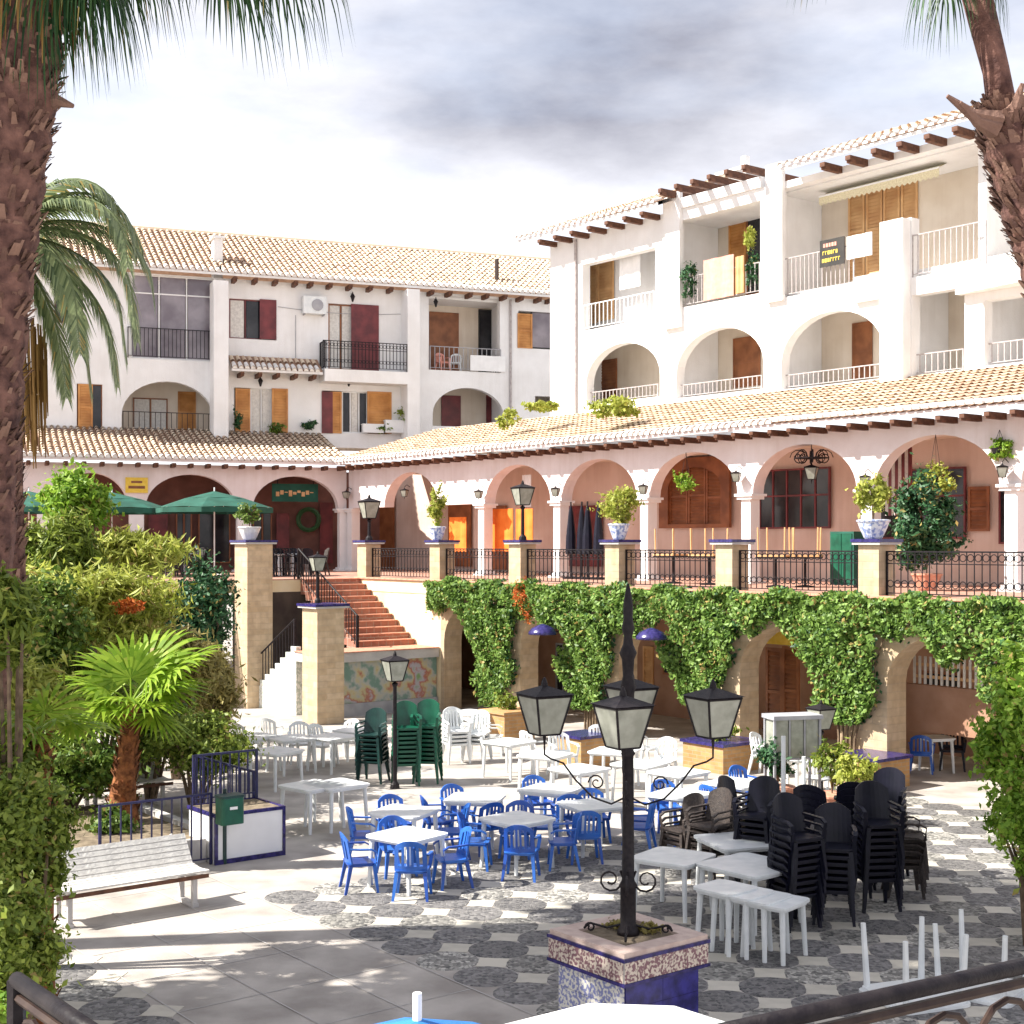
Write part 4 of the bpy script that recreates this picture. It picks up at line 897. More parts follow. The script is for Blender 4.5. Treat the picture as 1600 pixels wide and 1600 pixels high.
# shrubs of the planting on the left
G = 'shrubs of the bed on the left'
SH = [('bright green leafy tree top between the palm trunk and the green parasol', 'tree', 120, 785, 29, 48, 50, 5000, .13, 'lf_bright', 'small_tree'),
      ('yellow green feathery shrub below the green parasols', 'shrub', 215, 862, 29, 74, 30, 4500, .12, 'lf_yellow', 'shrub'),
      ('olive shrub beside the big palm trunk', 'shrub', 85, 870, 27, 62, 66, 8000, .12, 'lf_olive', 'shrub'),
      ('wide sunlit yellow green shrub in the middle of the planting', 'shrub', 150, 950, 26, 118, 66, 15000, .12, 'lf_yellow', 'shrub'),
      ('dark glossy round bush leaning on the tall ochre pier', 'bush', 308, 958, 33, 58, 68, 9000, .11, 'lf_dark', 'bush'),
      ('dry brownish shrub right of the fan palm', 'shrub', 275, 1045, 28, 66, 60, 8000, .12, 'lf_brown', 'shrub'),
      ('green shrub at the left edge above the fan palm leaf', 'shrub', 40, 985, 24, 80, 75, 9000, .11, 'lf_mid', 'shrub'),
      ('olive shrub behind the two fan palms', 'shrub', 95, 1085, 25, 125, 60, 12000, .12, 'lf_olive', 'shrub'),
      ('pale greenish bush inside the blue iron fence', 'bush', 305, 1165, 24.5, 78, 48, 8000, .09, 'lf_olive', 'bush'),
      ('mid green bush between the fan palm trunk and the fence', 'bush', 235, 1130, 25.5, 60, 48, 5000, .10, 'lf_mid', 'bush'),
      ('low spreading shrub filling the bed behind the fan palm', 'shrub', 95, 1200, 23.5, 110, 55, 9000, .11, 'lf_mid', 'shrub'),
      ('pale dry shrub between the fan palm and the tall ochre pier', 'shrub', 325, 1085, 29.5, 40, 70, 5000, .11, 'lf_brown', 'shrub'),
      ('tall yellow green shrub at the left edge below the palm skirt', 'shrub', 25, 1090, 15.5, 75, 60, 8000, .09, 'lf_yellow', 'shrub'),
      ('olive shrub hiding the foot of the big palm trunk', 'shrub', 5, 970, 12.2, 48, 60, 7000, .075, 'lf_olive', 'shrub'),
      ('brown leaved shrub at the foot of the fan palm', 'shrub', 175, 1290, 21.6, 36, 26, 2200, .10, 'lf_mid', 'shrub')]
for (lb, ct, px, py, Y, rx, rz, n, s, m, nm) in SH: blob(lb, ct, px, py, Y, rx*1.12, rz*1.15, int(n*1.35), s*1.05, m, nm, group=G, clumps=20, spread=.42)
blob('small orange flowers in front of the dark round bush', 'flowers', 200, 946, 25.2, 26, 13, 500, .10, 'lf_red', 'flowering_plant', stem=False, base=3.0)
# foreground hedge and right tree
for i, (px, py, Y, rx, rz, n) in enumerate(((22, 1330, 11.5, 95, 125, 22000), (5, 1500, 10.4, 88, 150, 17000), (-20, 1215, 12.4, 110, 60, 8000))):
    blob(('dense olive hedge plant at the left edge beside the white bench', 'lower olive hedge plant in the bottom left corner above the handrail', 'upper olive hedge plant below the yellow fan leaf at the left edge')[i], 'hedge', px, py, Y, rx, rz, n, .062, 'lf_olive', 'hedge_plant', group='hedge at the left edge', clumps=34, spread=.30, base=0)
blob('bright green foliage of a young plant in the bottom left corner', 'plant', 20, 1572, 9.6, 40, 26, 1500, .06, 'lf_bright', 'plant', base=0, stem=False)
blob('tall bright green shrub at the right edge in front of the arcade', 'shrub', 1612, 1130, 17, 92, 120, 16000, .085, 'lf_bright', 'tall_shrub', clumps=26, spread=.3)
blob('lower bright green shrub at the right edge beside the sunlit paving', 'shrub', 1612, 1290, 16.4, 82, 95, 10000, .085, 'lf_bright', 'tall_shrub', clumps=20, spread=.32)
# ---- palms
def fan_frond(parent, o, az, el, pet, Rr, m, nseg=34, droop=1.0, wid=.045, spread=125, name='frond'):
    o = Vector(o); d = Vector((math.cos(az)*math.cos(el), math.sin(az)*math.cos(el), math.sin(el)))
    side = d.cross(Vector((0, 0, 1))).normalized(); nrm = side.cross(d)
    mb = MB(); q = o+d*pet; mid = o+d*pet*.5+Vector((0, 0, .03)); mb.tube([o, mid, q], [.022, .016, .012], 4)
    for i in range(nseg):
        a = R_(-spread+2*spread*(i+.5)/nseg)+rnd.uniform(-.02, .02); L_ = Rr*(.72+.28*math.cos(a*.8))*rnd.uniform(.9, 1.05)
        dd = d*math.cos(a)+side*math.sin(a); prev = None; n = 6
        fold = nrm*(.02 if i % 2 else -.02)
        for k in range(n+1):
            t = k/n; g = max(0, t-.35); p = q+dd*L_*(t-.25*droop*g*g)+Vector((0, 0, -1))*L_*droop*g*g*1.5+fold*math.sin(t*3)-nrm*.10*math.sin(t*1.5)
            wdt = wid*(t*2.2 if t < .42 else 1.0*(1-((t-.42)/.58)**1.5))*Rr; s = dd.cross(nrm).normalized()*wdt*.5
            cur = (tuple(p-s), tuple(p+s))
            if prev: mb.quad(prev[0], prev[1], cur[1], cur[0])
            prev = cur
    return O(name, mb, m, parent)
def feather_frond(parent, o, az, el, L_, m, droop=1.0, n=46, leaf_=.42, name='frond', w=.028):
    o = Vector(o); pts = []; p = o.copy(); e = el; ds = L_/16
    for i in range(17):
        pts.append(p.copy()); p = p+Vector((math.cos(az)*math.cos(e), math.sin(az)*math.cos(e), math.sin(e)))*ds; e = max(-1.45, e-droop*(.05+.012*i))
    mb = MB(); mb.tube(pts, [.03*(1-i/18)+.004 for i in range(17)], 4); sd = Vector((-math.sin(az), math.cos(az), 0))
    for i in range(n):
        t = .12+.87*i/n; f = t*16; k = min(15, int(f)); c = pts[k].lerp(pts[k+1], f-k); tg = (pts[k+1]-pts[k]).normalized()
        l = leaf_*(.45+.9*math.sin(math.pi*min(1, t*.9+.1)))*rnd.uniform(.85, 1.1)
        for s in (-1, 1):
            dd = (sd*s*.75+tg*.75+Vector((0, 0, -.28))).normalized(); e1 = c+dd*l*.55; e2 = c+dd*l+Vector((0, 0, -l*.25)); ww = tg.cross(dd).cross(dd).normalized()*w*.5
            mb.quad(tuple(c-ww*.5), tuple(c+ww*.5), tuple(e1+ww), tuple(e1-ww)); mb.poly([tuple(e1-ww), tuple(e1+ww), tuple(e2)])
    return O(name, mb, m, parent)
def trunk(parent, pts, rs, m='bark', boots=0, k=14, bm='boot', bs=.09):
    P = [Vector(p) for p in pts]; fine = []; fr = []
    for i in range(len(P)-1):
        for j in range(6): t = j/6; fine.append(P[i].lerp(P[i+1], t)); fr.append((rs[i]*(1-t)+rs[i+1]*t)*(1+.07*math.sin(i*7+j*2.3)))
    fine.append(P[-1]); fr.append(rs[-1]); mb = MB(); mb.tube(fine, fr, k); O('trunk', mb, m, parent, smooth=True)
    if boots:
        mb = MB()
        for i in range(boots):
            f = rnd.random()*(len(fine)-1.01); k_ = int(f); c = fine[k_].lerp(fine[k_+1], f-k_); r = fr[k_]; a = rnd.uniform(0, 2*math.pi)
            ax = (fine[k_+1]-fine[k_]).normalized(); o_ = Vector((math.cos(a), math.sin(a), 0)); s_ = Vector((-math.sin(a), math.cos(a), 0)); h = bs*rnd.uniform(.7, 1.5); w_ = bs*rnd.uniform(.3, .55)
            b0 = c+o_*r*.9; tip = c+o_*(r+bs*rnd.uniform(.25, .8))+ax*h+s_*rnd.uniform(-.03, .03)
            mb.quad(tuple(b0-s_*w_-ax*h*.3), tuple(b0+s_*w_-ax*h*.3), tuple(tip+s_*w_*.5), tuple(tip-s_*w_*.5)); mb.quad(tuple(b0+s_*w_+ax*h*.5), tuple(b0-s_*w_+ax*h*.5), tuple(tip-s_*w_*.5), tuple(tip+s_*w_*.5))
        O('leaf_base', mb, bm, parent, kind='stuff')
# big palm on the left
Y0 = 13.0
def rel(lst, base): return [tuple(Vector(p)-Vector(base)) for p in lst]
def tp(px, py, Y): return at(px, py, Y)
b0 = Vector((tp(-60, 800, Y0).x, Y0, 0)); pts = [b0, tp(-62, 1100, Y0), tp(-38, 800, Y0), tp(-24, 600, Y0), tp(-8, 420, Y0), tp(14, 260, Y0), tp(36, 120, Y0), tp(46, -20, Y0), tp(50, -120, Y0)]
pts[1].z = 2
palm = E('fan_palm', 'huge rough barked palm trunk at the left edge with dark fans above', 'palm tree', b0)
trunk(palm, rel(pts, b0), [.48, .38, .35, .34, .34, .33, .33, .34, .32], boots=1500, bs=.085)
top = Vector(rel([tp(50, -150, Y0)], b0)[0])
for i in range(26):
    az = 2*math.pi*i*.382+.2; el = R_(rnd.choice((45, 25, 5, -15, -35, -55)))
    fan_frond(palm, top+Vector((0, 0, .9)), az, max(el, R_(-35)), rnd.uniform(.9, 1.3), rnd.uniform(.9, 1.1), 'fandark', droop=rnd.uniform(.9, 1.4))
# fans that reach into the picture
for (px, py, L_, Rr) in ((345, -60, 1.15, .85), (395, -85, 1.35, .9), (330, -105, 1.0, .8), (100, -55, .35, .75), (130, -85, .6, .8), (60, -50, .15, .7), (230, -160, .8, .75), (150, -60, .5, .75), (90, -100, .5, .9), (40, -30, .3, .7), (430, -120, 1.3, .95), (180, -110, .7, .85)):
    tgt = Vector(rel([tp(px, py, Y0-.2)], b0)[0]); d = tgt-top; fan_frond(palm, top, math.atan2(d.y, d.x), math.asin(d.z/d.length), d.length, Rr, 'fandark', droop=1.5)
mb = MB()
for i in range(260):
    a = rnd.uniform(0, 6.28); z0_ = rnd.uniform(-.1, .7); r0 = rnd.uniform(.30, .55); l = rnd.uniform(.35, .8); c = top+Vector((math.cos(a)*r0, math.sin(a)*r0, -z0_-.1)); s_ = Vector((-math.sin(a), math.cos(a), 0))*.018
    mb.quad(tuple(c-s_), tuple(c+s_), tuple(c+s_*.3+Vector((.03*math.cos(a), .03*math.sin(a), -l))), tuple(c-s_*.3+Vector((.03*math.cos(a), .03*math.sin(a), -l))))
O('dead_skirt', mb, 'dead', palm, kind='stuff')
# stub of a cut frond on the trunk
c = Vector(rel([tp(60, 165, Y0)], b0)[0]); mb = MB(); mb.tube([c, c+Vector((.2, -.05, .03)), c+Vector((.34, -.05, -.02))], [.09, .06, .02], 6); O('cut_frond', mb, 'boot', palm)
# palm on the right
Y1 = 14.0; b1 = Vector((tp(1760, 900, Y1).x, Y1, 0))
rp = E('fan_palm', 'shaggy palm at the upper right with old leaf bases below a slim stem', 'palm tree', b1)
pts = [b1, tp(1745, 1100, Y1), tp(1700, 700, Y1), tp(1635, 420, Y1), tp(1605, 320, Y1), tp(1580, 220, Y1), tp(1568, 172, Y1)]
trunk(rp, rel(pts, b1), [.28, .24, .23, .24, .26, .28, .22], boots=1100, bs=.10)
mb = MB(); fp = rel([tp(1568, 185, Y1), tp(1556, 110, Y1), tp(1538, 40, Y1), tp(1518, -40, Y1), tp(1505, -110, Y1)], b1); mb.tube(fp, [.15, .13, .14, .15, .15], 12); O('upper_trunk', mb, 'bark', rp, smooth=True)
c = Vector(fp[1]); 
for (px, py, tx, ty) in ((1560, 190, 1480, 150), (1575, 180, 1598, 130), (1555, 200, 1500, 160)):
    a, b = [Vector(q) for q in rel([tp(px, py, Y1-.2), tp(tx, ty, Y1-.35)], b1)]; mb = MB(); mb.tube([a, a.lerp(b, .5)-Vector((0, 0, .06)), b], [.11, .06, .02], 6); O('cut_frond', mb, 'boot', rp)
top = Vector(fp[-1])
for i in range(22):
    az = 2*math.pi*i*.382; el = R_(rnd.choice((45, 25, 5, -15, -30))); fan_frond(rp, top+Vector((0, 0, 1.5)), az, el, rnd.uniform(.8, 1.1), rnd.uniform(.8, .95), 'fandark', droop=rnd.uniform(.9, 1.4))
for (px, py, L_, Rr) in ((1300, -95, 1, .55), (1455, -50, .5, .5), (1480, -30, .5, .45), (1560, -40, .5, .4)):
    tgt = Vector(rel([tp(px, py, Y1-.2)], b1)[0]); d = tgt-top; fan_frond(rp, top, math.atan2(d.y, d.x), math.asin(d.z/d.length), d.length, Rr, 'fandark', droop=1.5)
# date palm behind the big trunk
Y2 = 20.0; b2 = Vector((tp(10, 600, Y2).x, Y2, 0)); dp = E('date_palm', 'date palm with long arching grey green feather fronds behind the big trunk', 'palm tree', b2)
c2 = Vector(rel([tp(6, 365, Y2)], b2)[0]); trunk(dp, [(0, 0, 0), (0.02, 0, 4), tuple(c2)], [.28, .24, .22], boots=500, bs=.10)
for (az, el, L_, dr) in ((-.15, .95, 2.3, 1.25), (.1, .80, 2.7, 1.5), (-.35, .55, 2.9, 1.3), (.25, .35, 2.9, 1.2), (-.1, .12, 3.1, 1.3), (.35, -.1, 2.9, 1.2), (-.5, -.25, 2.7, 1.1), (0, -.45, 3.0, .8), (.2, -.7, 2.8, .7), (-.25, -.9, 2.7, .5), (.5, .7, 2.6, 1.2), (2.2, .6, 2.6, 1.2), (2.9, .3, 2.8, 1.2), (3.6, .7, 2.6, 1.2), (-1.2, .3, 2.6, 1.2), (-1.5, -.2, 2.6, 1.1), (1.4, .4, 2.6, 1.2), (-2.4, .5, 2.6, 1.2)):
    feather_frond(dp, c2, az, el+.05, L_*.98, 'feather', dr*.92, n=64, leaf_=.44, w=.032)
mb = MB()
for i in range(110):
    x = rnd.uniform(.0, .50); y = rnd.uniform(-.3, .3); z = c2.z-1.2-rnd.uniform(0, 1.2); l = rnd.uniform(.5, 1.2); mb.quad((x, y, z), (x+.03, y+.01, z), (x+.05, y, z-l), (x+.035, y, z-l))
O('dead_skirt', mb, 'dead', dp, kind='stuff')
# small sunlit fan palms in the bed
g = gnd(190, 1312); f1 = E('young_fan_palm', 'young fan palm with bright fans and red brown stem behind the white bench', 'palm tree', g)
cz = at(205, 1098, g.y)-g
trunk(f1, [(0, 0, 0), (.02, 0, .7), (.12, 0, cz.z*.75), (.14, 0, cz.z-.05)], [.30, .20, .14, .10], 'rbark', boots=220, bs=.09, bm='rbark')
for (az, el, p_, Rr) in ((1.9, 1.25, .35, .95), (.2, 1.0, .4, .9), (-.3, .45, .45, .95), (-.9, .15, .3, .95), (3.4, .55, .4, .9), (-2.4, .1, .4, 1.0), (2.6, .9, .4, .9), (-1.6, .3, .35, .8), (.9, .3, .5, .9), (.1, .7, .7, 1.1), (1.2, .9, .6, 1.1), (-.4, -.3, .4, .7), (3.9, -.2, .5, .8)):
    fan_frond(f1, (cz.x, cz.y, cz.z), az, el, p_*1.15, Rr*1.08, 'fan', nseg=30, droop=.32, wid=.078)
g = gnd(60, 1440); g.y = 12.8; g.x = (62-800)/F*g.y; g.z = 0; f2 = E('young_fan_palm', 'single low fan palm leaf cluster at the left edge above the olive hedge', 'palm tree', g)
cz = at(62, 1140, g.y)-g; trunk(f2, [(0, 0, 0), (0, 0, cz.z-.1)], [.15, .09], 'rbark', boots=120, bs=.08, bm='rbark')
for (az, el, p_, Rr) in ((1.4, 1.0, .25, .72), (-.5, .5, .3, .72), (-2.2, .5, .3, .75), (-1.5, .15, .25, .75), (3.0, .5, .4, .7), (.3, .2, .4, .7)):
    fan_frond(f2, (0, 0, cz.z), az, el, p_*.7, Rr*.72, 'fan', nseg=26, droop=.35, wid=.085)
# unseen trees added left of the view so their shade falls over the courtyard
TT = [(-1.6, 14.6, 2.2), (1.2, 15.2, 2.4), (3.9, 15.0, 2.5), (6.6, 15.4, 2.5), (1.9, 17.2, 1.8), (4.6, 17.8, 2.2), (7.6, 18.0, 2.4), (-.6, 12.2, 2.2), (-3.6, 13.4, 2.0)]
TL = ('tall rounded tree', 'broad crowned tree', 'high crowned old tree', 'tallest slender tree', 'narrow crowned tree', 'dark crowned tree', 'very tall loose tree', 'wide shade tree', 'low leafy tree')
for i, (xt, yt, r) in enumerate(TT):
    x = -9.9-.25*(i % 3); z = (xt-x)/.991*math.tan(SUN_EL); y = yt-.13*(xt-x)
    t = bush(TL[i]+' added unseen left of the view to shade the courtyard', 'tree', (x, y, z), (r, r, r*.8), 4200, .30, 'lf_mid', 'unseen_shade_tree', stem=False, clumps=16, spread=.40)
    mb = MB(); mb.tube([(0, 0, 0), (.1, .1, z*.5), (0, 0, z)], [.16, .12, .05], 8); O('trunk', mb, 'stemw', t)

for (px, py, Y, rx, rz, n, lb) in ((962, 634, 41.5, 44, 22, 1800, 'yellow green creeper spilling over the arcade roof below the first round arch'), (795, 655, 46.5, 20, 18, 600, 'small yellow green plant on the arcade roof'), (845, 634, 45.5, 32, 10, 700, 'dry bougainvillea on the arcade roof by the small vent')):
    blob(lb, 'creeper', px, py, Y, rx, rz, n, .13, 'lf_yellow', 'roof_plant', stem=False, base=8.4)
for (px, py, v, rx, rz, n, m, lb) in ((1075, 440, VU-.05, 16, 34, 900, 'lf_dark', 'dark green plant behind the rail left of the salmon towel'), (1176, 425, VU+.1, 13, 34, 700, 'lf_dark', 'dark green plant behind the rail right of the salmon towel'), (1172, 375, VU+.3, 13, 22, 400, 'lf_yellow', 'yellow flowering plant beside the orange door on the top balcony')):
    w = FR.w(FR.u(px, v), v); blob(lb, 'plant', px, py, w.y, rx, rz, n, .10, m, 'balcony_plant', stem=False, base=12.0)
for (px, py, rx, rz, n, m, lb) in ((483, 664, 14, 10, 350, 'lf_dark', 'dark plants on the ledge between the two shuttered windows'), (432, 668, 14, 8, 300, 'lf_mid', 'green plants on the sill of the left shuttered window'), (372, 655, 8, 16, 300, 'lf_dark', 'tall dark plant left of the left shuttered window'), (637, 652, 20, 20, 700, 'lf_olive', 'leafy plant by the white buttress above the arcade roof'), (600, 670, 16, 7, 250, 'lf_mid', 'low plants on the ledge right of the wide window')):
    w = FL.w(FL.u(px, LU-.25), LU-.25); blob(lb, 'plant', px, py, w.y, rx, rz, n, .12, m, 'ledge_plant', stem=False, base=8.9)
# ================================================================== FURNITURE AND FITTINGS
Z3 = Vector((0, 0, 0))
def rbox(w, d, r, k=4):
    pts = []
    for cx, cy, a0 in ((w/2-r, d/2-r, 0), (-w/2+r, d/2-r, 90), (-w/2+r, -d/2+r, 180), (w/2-r, -d/2+r, 270)):
        for i in range(k+1): a = R_(a0+90*i/k); pts.append((cx+r*math.cos(a), cy+r*math.sin(a)))
    return pts
def make_chair(mm, loc, rz, label, group, tall=0.0, name='plastic_armchair', solid=False):
    """moulded armchair, the sitter looks towards local -Y"""
    t = E(name, label, 'chair', loc, rz, group); W_ = .235
    s = MB(); s.prism(rbox(.47, .44, .07), .415, .435); s.prism(rbox(.43, .40, .07), .385, .414); O('seat', s, mm, t)
    b = MB(); H0, H1 = .46, .86+tall; n = 8
    def bp(i, z):
        a = (i/n-.5)*2; w = W_*(1-.10*max(0, (z-.6)/.3)); return (a*w, .20-.055*a*a+(z-.43)*.30*.6, z)
    def topz(i): a = (i/n-.5)*2; return H1-.09*abs(a)**2.5
    def slab(i0, i1, z0a, z0b, z1a, z1b):
        p = [bp(i0, z0a), bp(i1, z0b), bp(i1, z1b), bp(i0, z1a)]; q = [(x, y+.022, z) for x, y, z in p]
        b.quad(*p); b.quad(q[1], q[0], q[3], q[2]); b.quad(p[3], p[2], q[2], q[3]); b.quad(p[1], p[0], q[0], q[1]); b.quad(p[0], p[3], q[3], q[0]); b.quad(p[2], p[1], q[1], q[2])
    for i in range(n):
        slab(i, i+1, topz(i)-.075, topz(i+1)-.075, topz(i), topz(i+1)); slab(i, i+1, H0-.04, H0-.04, H0+.03, H0+.03)
    for i in ((0, 1), (1.8, 2.5), (3.2, 3.75), (4.25, 4.8), (5.5, 6.2), (7, 8)) if not solid else ((0, 8),):
        slab(i[0], i[1], H0+.02, H0+.02, topz(i[0])-.06, topz(i[1])-.06) if not solid else [slab(k, k+1, H0+.02, H0+.02, topz(k)-.06, topz(k+1)-.06) for k in range(n)]
    O('backrest', b, mm, t)
    for sx in (-1, 1):
        for sy in (-1, 1):
            l = MB(); x0, y0, x1, y1 = sx*.20, sy*.17, sx*.245, sy*.215+(.04 if sy > 0 else 0)
            l.v += [(x0-.028, y0-.028, .40), (x0+.028, y0-.028, .40), (x0+.028, y0+.028, .40), (x0-.028, y0+.028, .40), (x1-.018, y1-.018, 0), (x1+.018, y1-.018, 0), (x1+.018, y1+.018, 0), (x1-.018, y1+.018, 0)]
            l.f += [(0, 1, 2, 3), (7, 6, 5, 4), (0, 4, 5, 1), (1, 5, 6, 2), (2, 6, 7, 3), (3, 7, 4, 0)]; O('leg', l, mm, t)
        a = MB(); P = [(sx*.225, -.17, .41), (sx*.255, -.20, .60), (sx*.26, -.12, .645), (sx*.255, .05, .65), (sx*.23, .20, .66)]
        for p, q in zip(P[:-1], P[1:]):
            a.quad((p[0]-.025, p[1], p[2]), (p[0]+.025, p[1], p[2]), (q[0]+.025, q[1], q[2]), (q[0]-.025, q[1], q[2])); a.quad((p[0]-.025, p[1], p[2]-.022), (q[0]-.025, q[1], q[2]-.022), (q[0]+.025, q[1], q[2]-.022), (p[0]+.025, p[1], p[2]-.022))
            for s in (-.025, .025): a.quad((p[0]+s, p[1], p[2]), (q[0]+s, q[1], q[2]), (q[0]+s, q[1], q[2]-.022), (p[0]+s, p[1], p[2]-.022))
        O('armrest', a, mm, t)
    return t
def make_table(loc, rz, label, group, w=.85, mm='wplastic', h=.72, round_=False, name='plastic_table', legm=None):
    t = E(name, label, 'table', loc, rz, group); s = MB()
    if round_: s.lathe([(w/2-.01, h-.035), (w/2, h-.02), (w/2, h-.006), (w/2-.01, h)], 24)
    else: s.prism(rbox(w, w, .10), h-.03, h); s.prism(rbox(w-.06, w-.06, .08), h-.065, h-.031)
    O('tabletop', s, mm, t); k = w/2-.09 if not round_ else w*.3
    for sx in (-1, 1):
        for sy in (-1, 1):
            l = MB(); l.tube([(sx*k, sy*k, h-.03), (sx*(k+.03), sy*(k+.03), 0)], [.036, .027], 8); O('leg', l, legm or mm, t)
    return t
CS = .94
GB = 'blue plastic armchairs around the white tables'
GT = 'white tables of the blue chair sets'
protos = {}
def chair(mm, loc, rz, label, group, tall=0, name='plastic_armchair', solid=False):
    k = (mm, tall, solid)
    if k not in protos: protos[k] = make_chair(mm, loc, rz, label, group, tall, name, solid); r = protos[k]
    else: r = copytree(protos[k], Vector(loc), rz, label, group)
    if mm == 'bplastic': r.scale = (.93, .93, .93)
    return r
def table(loc, rz, label, group, w=.85, round_=False, mm='wplastic', **kw):
    k = ('t', w, round_, mm)
    if k not in protos: protos[k] = make_table(loc, rz, label, group, w, mm, round_=round_, **kw); return protos[k]
    return copytree(protos[k], Vector(loc), rz, label, group)
def ttop(px, py, h=.72): Y = (ZC-h)*F/(py-848); return Vector(((px-800)/F*Y, Y, 0))
sets = [(636, 1303, 'nearest blue chair table on the left', .25, (0, 1, 2, 3)), (632, 1266, 'table just behind the nearest left one', .5, (1, 2, 3)), (808, 1278, 'middle blue chair table', .1, (0, 1, 2, 3)),
        (742, 1246, 'table behind the middle one, to its left', .7, (0, 2, 3)), (925, 1256, 'table left of the big lamp post', -.2, (0, 1, 2, 3)), (1062, 1240, 'table just right of the big lamp post', .3, (0, 1, 2)), (860, 1232, 'farthest table in the sun behind the blue sets', .4, (0, 2))]
sd = {0: 'camera', 1: 'right', 2: 'far', 3: 'left'}
for (px, py, nm, a, ch) in sets:
    p = ttop(px, py); table(p, FR.ang+a, 'white plastic '+nm, GT)
    for i in ch:
        an = -math.pi/2+i*math.pi/2+a*.6+rnd.uniform(-.15, .15); d = .62+rnd.uniform(-.03, .12)
        chair('bplastic', p+Vector((math.cos(an)*d, math.sin(an)*d, 0)), an-math.pi/2+rnd.uniform(-.35, .35), 'blue armchair, %s side, %s' % (sd[i], nm), GB)
for (px, py, a, lb) in ((1120, 1300, 2.2, 'lone blue plastic armchair behind the black chair stacks'), (1165, 1270, .6, 'blue plastic armchair farthest right in the sun'), (1440, 1207, 2.8, 'dark blue armchair left of the table under the last arch'), (1000, 1318, 1.3, 'blue plastic armchair close behind the big lamp post')):
    chair('bplastic', gnd(px, py), a, lb, GB)
chair('kplastic', gnd(1488, 1203), -.3, 'black armchair right of the small table under the last arch', None)
table(gnd(1463, 1206), .2, 'small white table between two dark armchairs under the last arch', None, w=.62)
# stacks
def stack(mm, px, py, n, rz, what, group, dz=.088, dy=-.012, solid=True, tall=.05, name='plastic_armchair', p=None):
    p = gnd(px, py) if p is None else p; o = ['lowest', 'second lowest', 'third', 'fourth', 'fifth', 'sixth', 'seventh', 'eighth', 'ninth', 'tenth']
    for i in range(n):
        d = Vector((-math.sin(rz), math.cos(rz), 0))*dy*i
        chair(mm, p+d+Vector((rnd.uniform(-.006, .006), 0, dz*i)), rz+rnd.uniform(-.03, .03), (o[i] if i < n-1 else 'topmost')+' chair of '+what, group, tall, name, solid)
GK, GG = 'stacked black chairs', 'stacked green chairs'
stack('kplastic', 1240, 1448, 9, .5, 'the front left black stack beside the white tables', GK)
stack('kplastic', 1302, 1440, 7, -.2, 'the middle front black stack', GK)
stack('kplastic', 1368, 1420, 9, .15, 'the tallest rear right black stack', GK)
stack('kbrown', 1413, 1398, 5, 1.45, 'the slatted brown black stack at the right end', GK, solid=False)
stack('kplastic', 1188, 1392, 8, -.6, 'the black stack behind the white tables', GK)
stack('kbrown', 1112, 1375, 5, -.9, 'the brown rattan stack left of the white tables', GK)
stack('kbrown', 1068, 1360, 3, -1.0, 'the low brown rattan stack nearest the lamp post', GK)
stack('kplastic', 1270, 1402, 8, 2.6, 'the black stack behind the front left one', GK)
stack('kplastic', 1150, 1362, 6, .9, 'the rear black stack beside the brown rattan one', GK)
stack('kplastic', 1385, 1372, 8, -.5, 'the rearmost black stack near the ochre pillar', GK)
stack('kplastic', 1335, 1395, 8, 2.8, 'the black stack hidden between two others', GK)
stack('gplastic2', 583, 1222, 7, -.3, 'the left blackish green stack', GG, tall=.051)
stack('gplastic', 634, 1226, 9, .2, 'the middle dark green stack behind the small lamp', GG)
stack('gplastic', 668, 1222, 9, -.15, 'the right dark green stack', GG)
# white tables
GW = 'white plastic tables'
W = [(1052, 1337, .3, 'white table right behind the lamp post'), (1158, 1312, -.35, 'white table in front of the black stack, farther one'), (1172, 1350, .05, 'white table beside the front black stack, nearer one'),
     (488, 1226, .2, 'white table left of the blue sets'), (525, 1224, .1, 'white table touching the left one behind the blue sets'), (400, 1150, .1, 'white table in the shade beside the fence'),
     (455, 1152, 0, 'white table in the shade before the white stair'), (520, 1150, .2, 'white table in the shade left of the green stacks'), (430, 1172, .3, 'nearer shaded white table beside the blue fence'),
     (852, 1178, .4, 'sunlit white table below the left lantern'), (905, 1200, .1, 'sunlit white table behind the orange brick planter'), (1000, 1192, .3, 'sunlit white table seen through the big lamp'),
     (1150, 1222, .2, 'sunlit white table right of the purple capped planter'), (1238, 1180, .1, 'white table in front of the glass display case'), (1295, 1186, .4, 'white table beside the bare creeper stems'), (735, 1112, .2, 'white table behind the orange planter and green stacks')]
for px, py, a, lb in W: table(ttop(px, py), FR.ang+a, lb, GW, w=1.0 if 'beside the front' in lb or 'farther one' in lb else .85)
q = ttop(1180, 1372); 
for i in range(4):
    t = table(q+Vector((-.42+.17*i, -.42-.10*i, .0)), FR.ang+.1+.04*i, 'low white side table pushed together before the nearer white table, %s from the lamp' % ('first', 'second', 'third', 'fourth')[i], GW, w=(.58, .60, .62, .64)[i]); t.location.z = -.001*i; t.scale.z = (1, .97, .94, .91)[i]
for i, (px, py, a, tx) in enumerate(((505, 1195, 1, 'right of the shaded table'), (540, 1187, -.6, 'beside the dark green stack'), (385, 1190, 2.4, 'next to the blue fence'), (470, 1192, .3, 'in front of the white stair'), (420, 1180, 3, 'at the far shaded table'))):
    chair('wplastic', gnd(px, py), a, 'white plastic armchair in the shade '+tx, 'white armchairs in the shade')
stack('wplastic', 712, 1192, 4, .4, 'the white chair stack right of the green stacks', 'stacked white chairs', solid=False)
stack('wplastic', 745, 1190, 3, -.4, 'the low white chair stack left of the orange planter', 'stacked white chairs', solid=False)
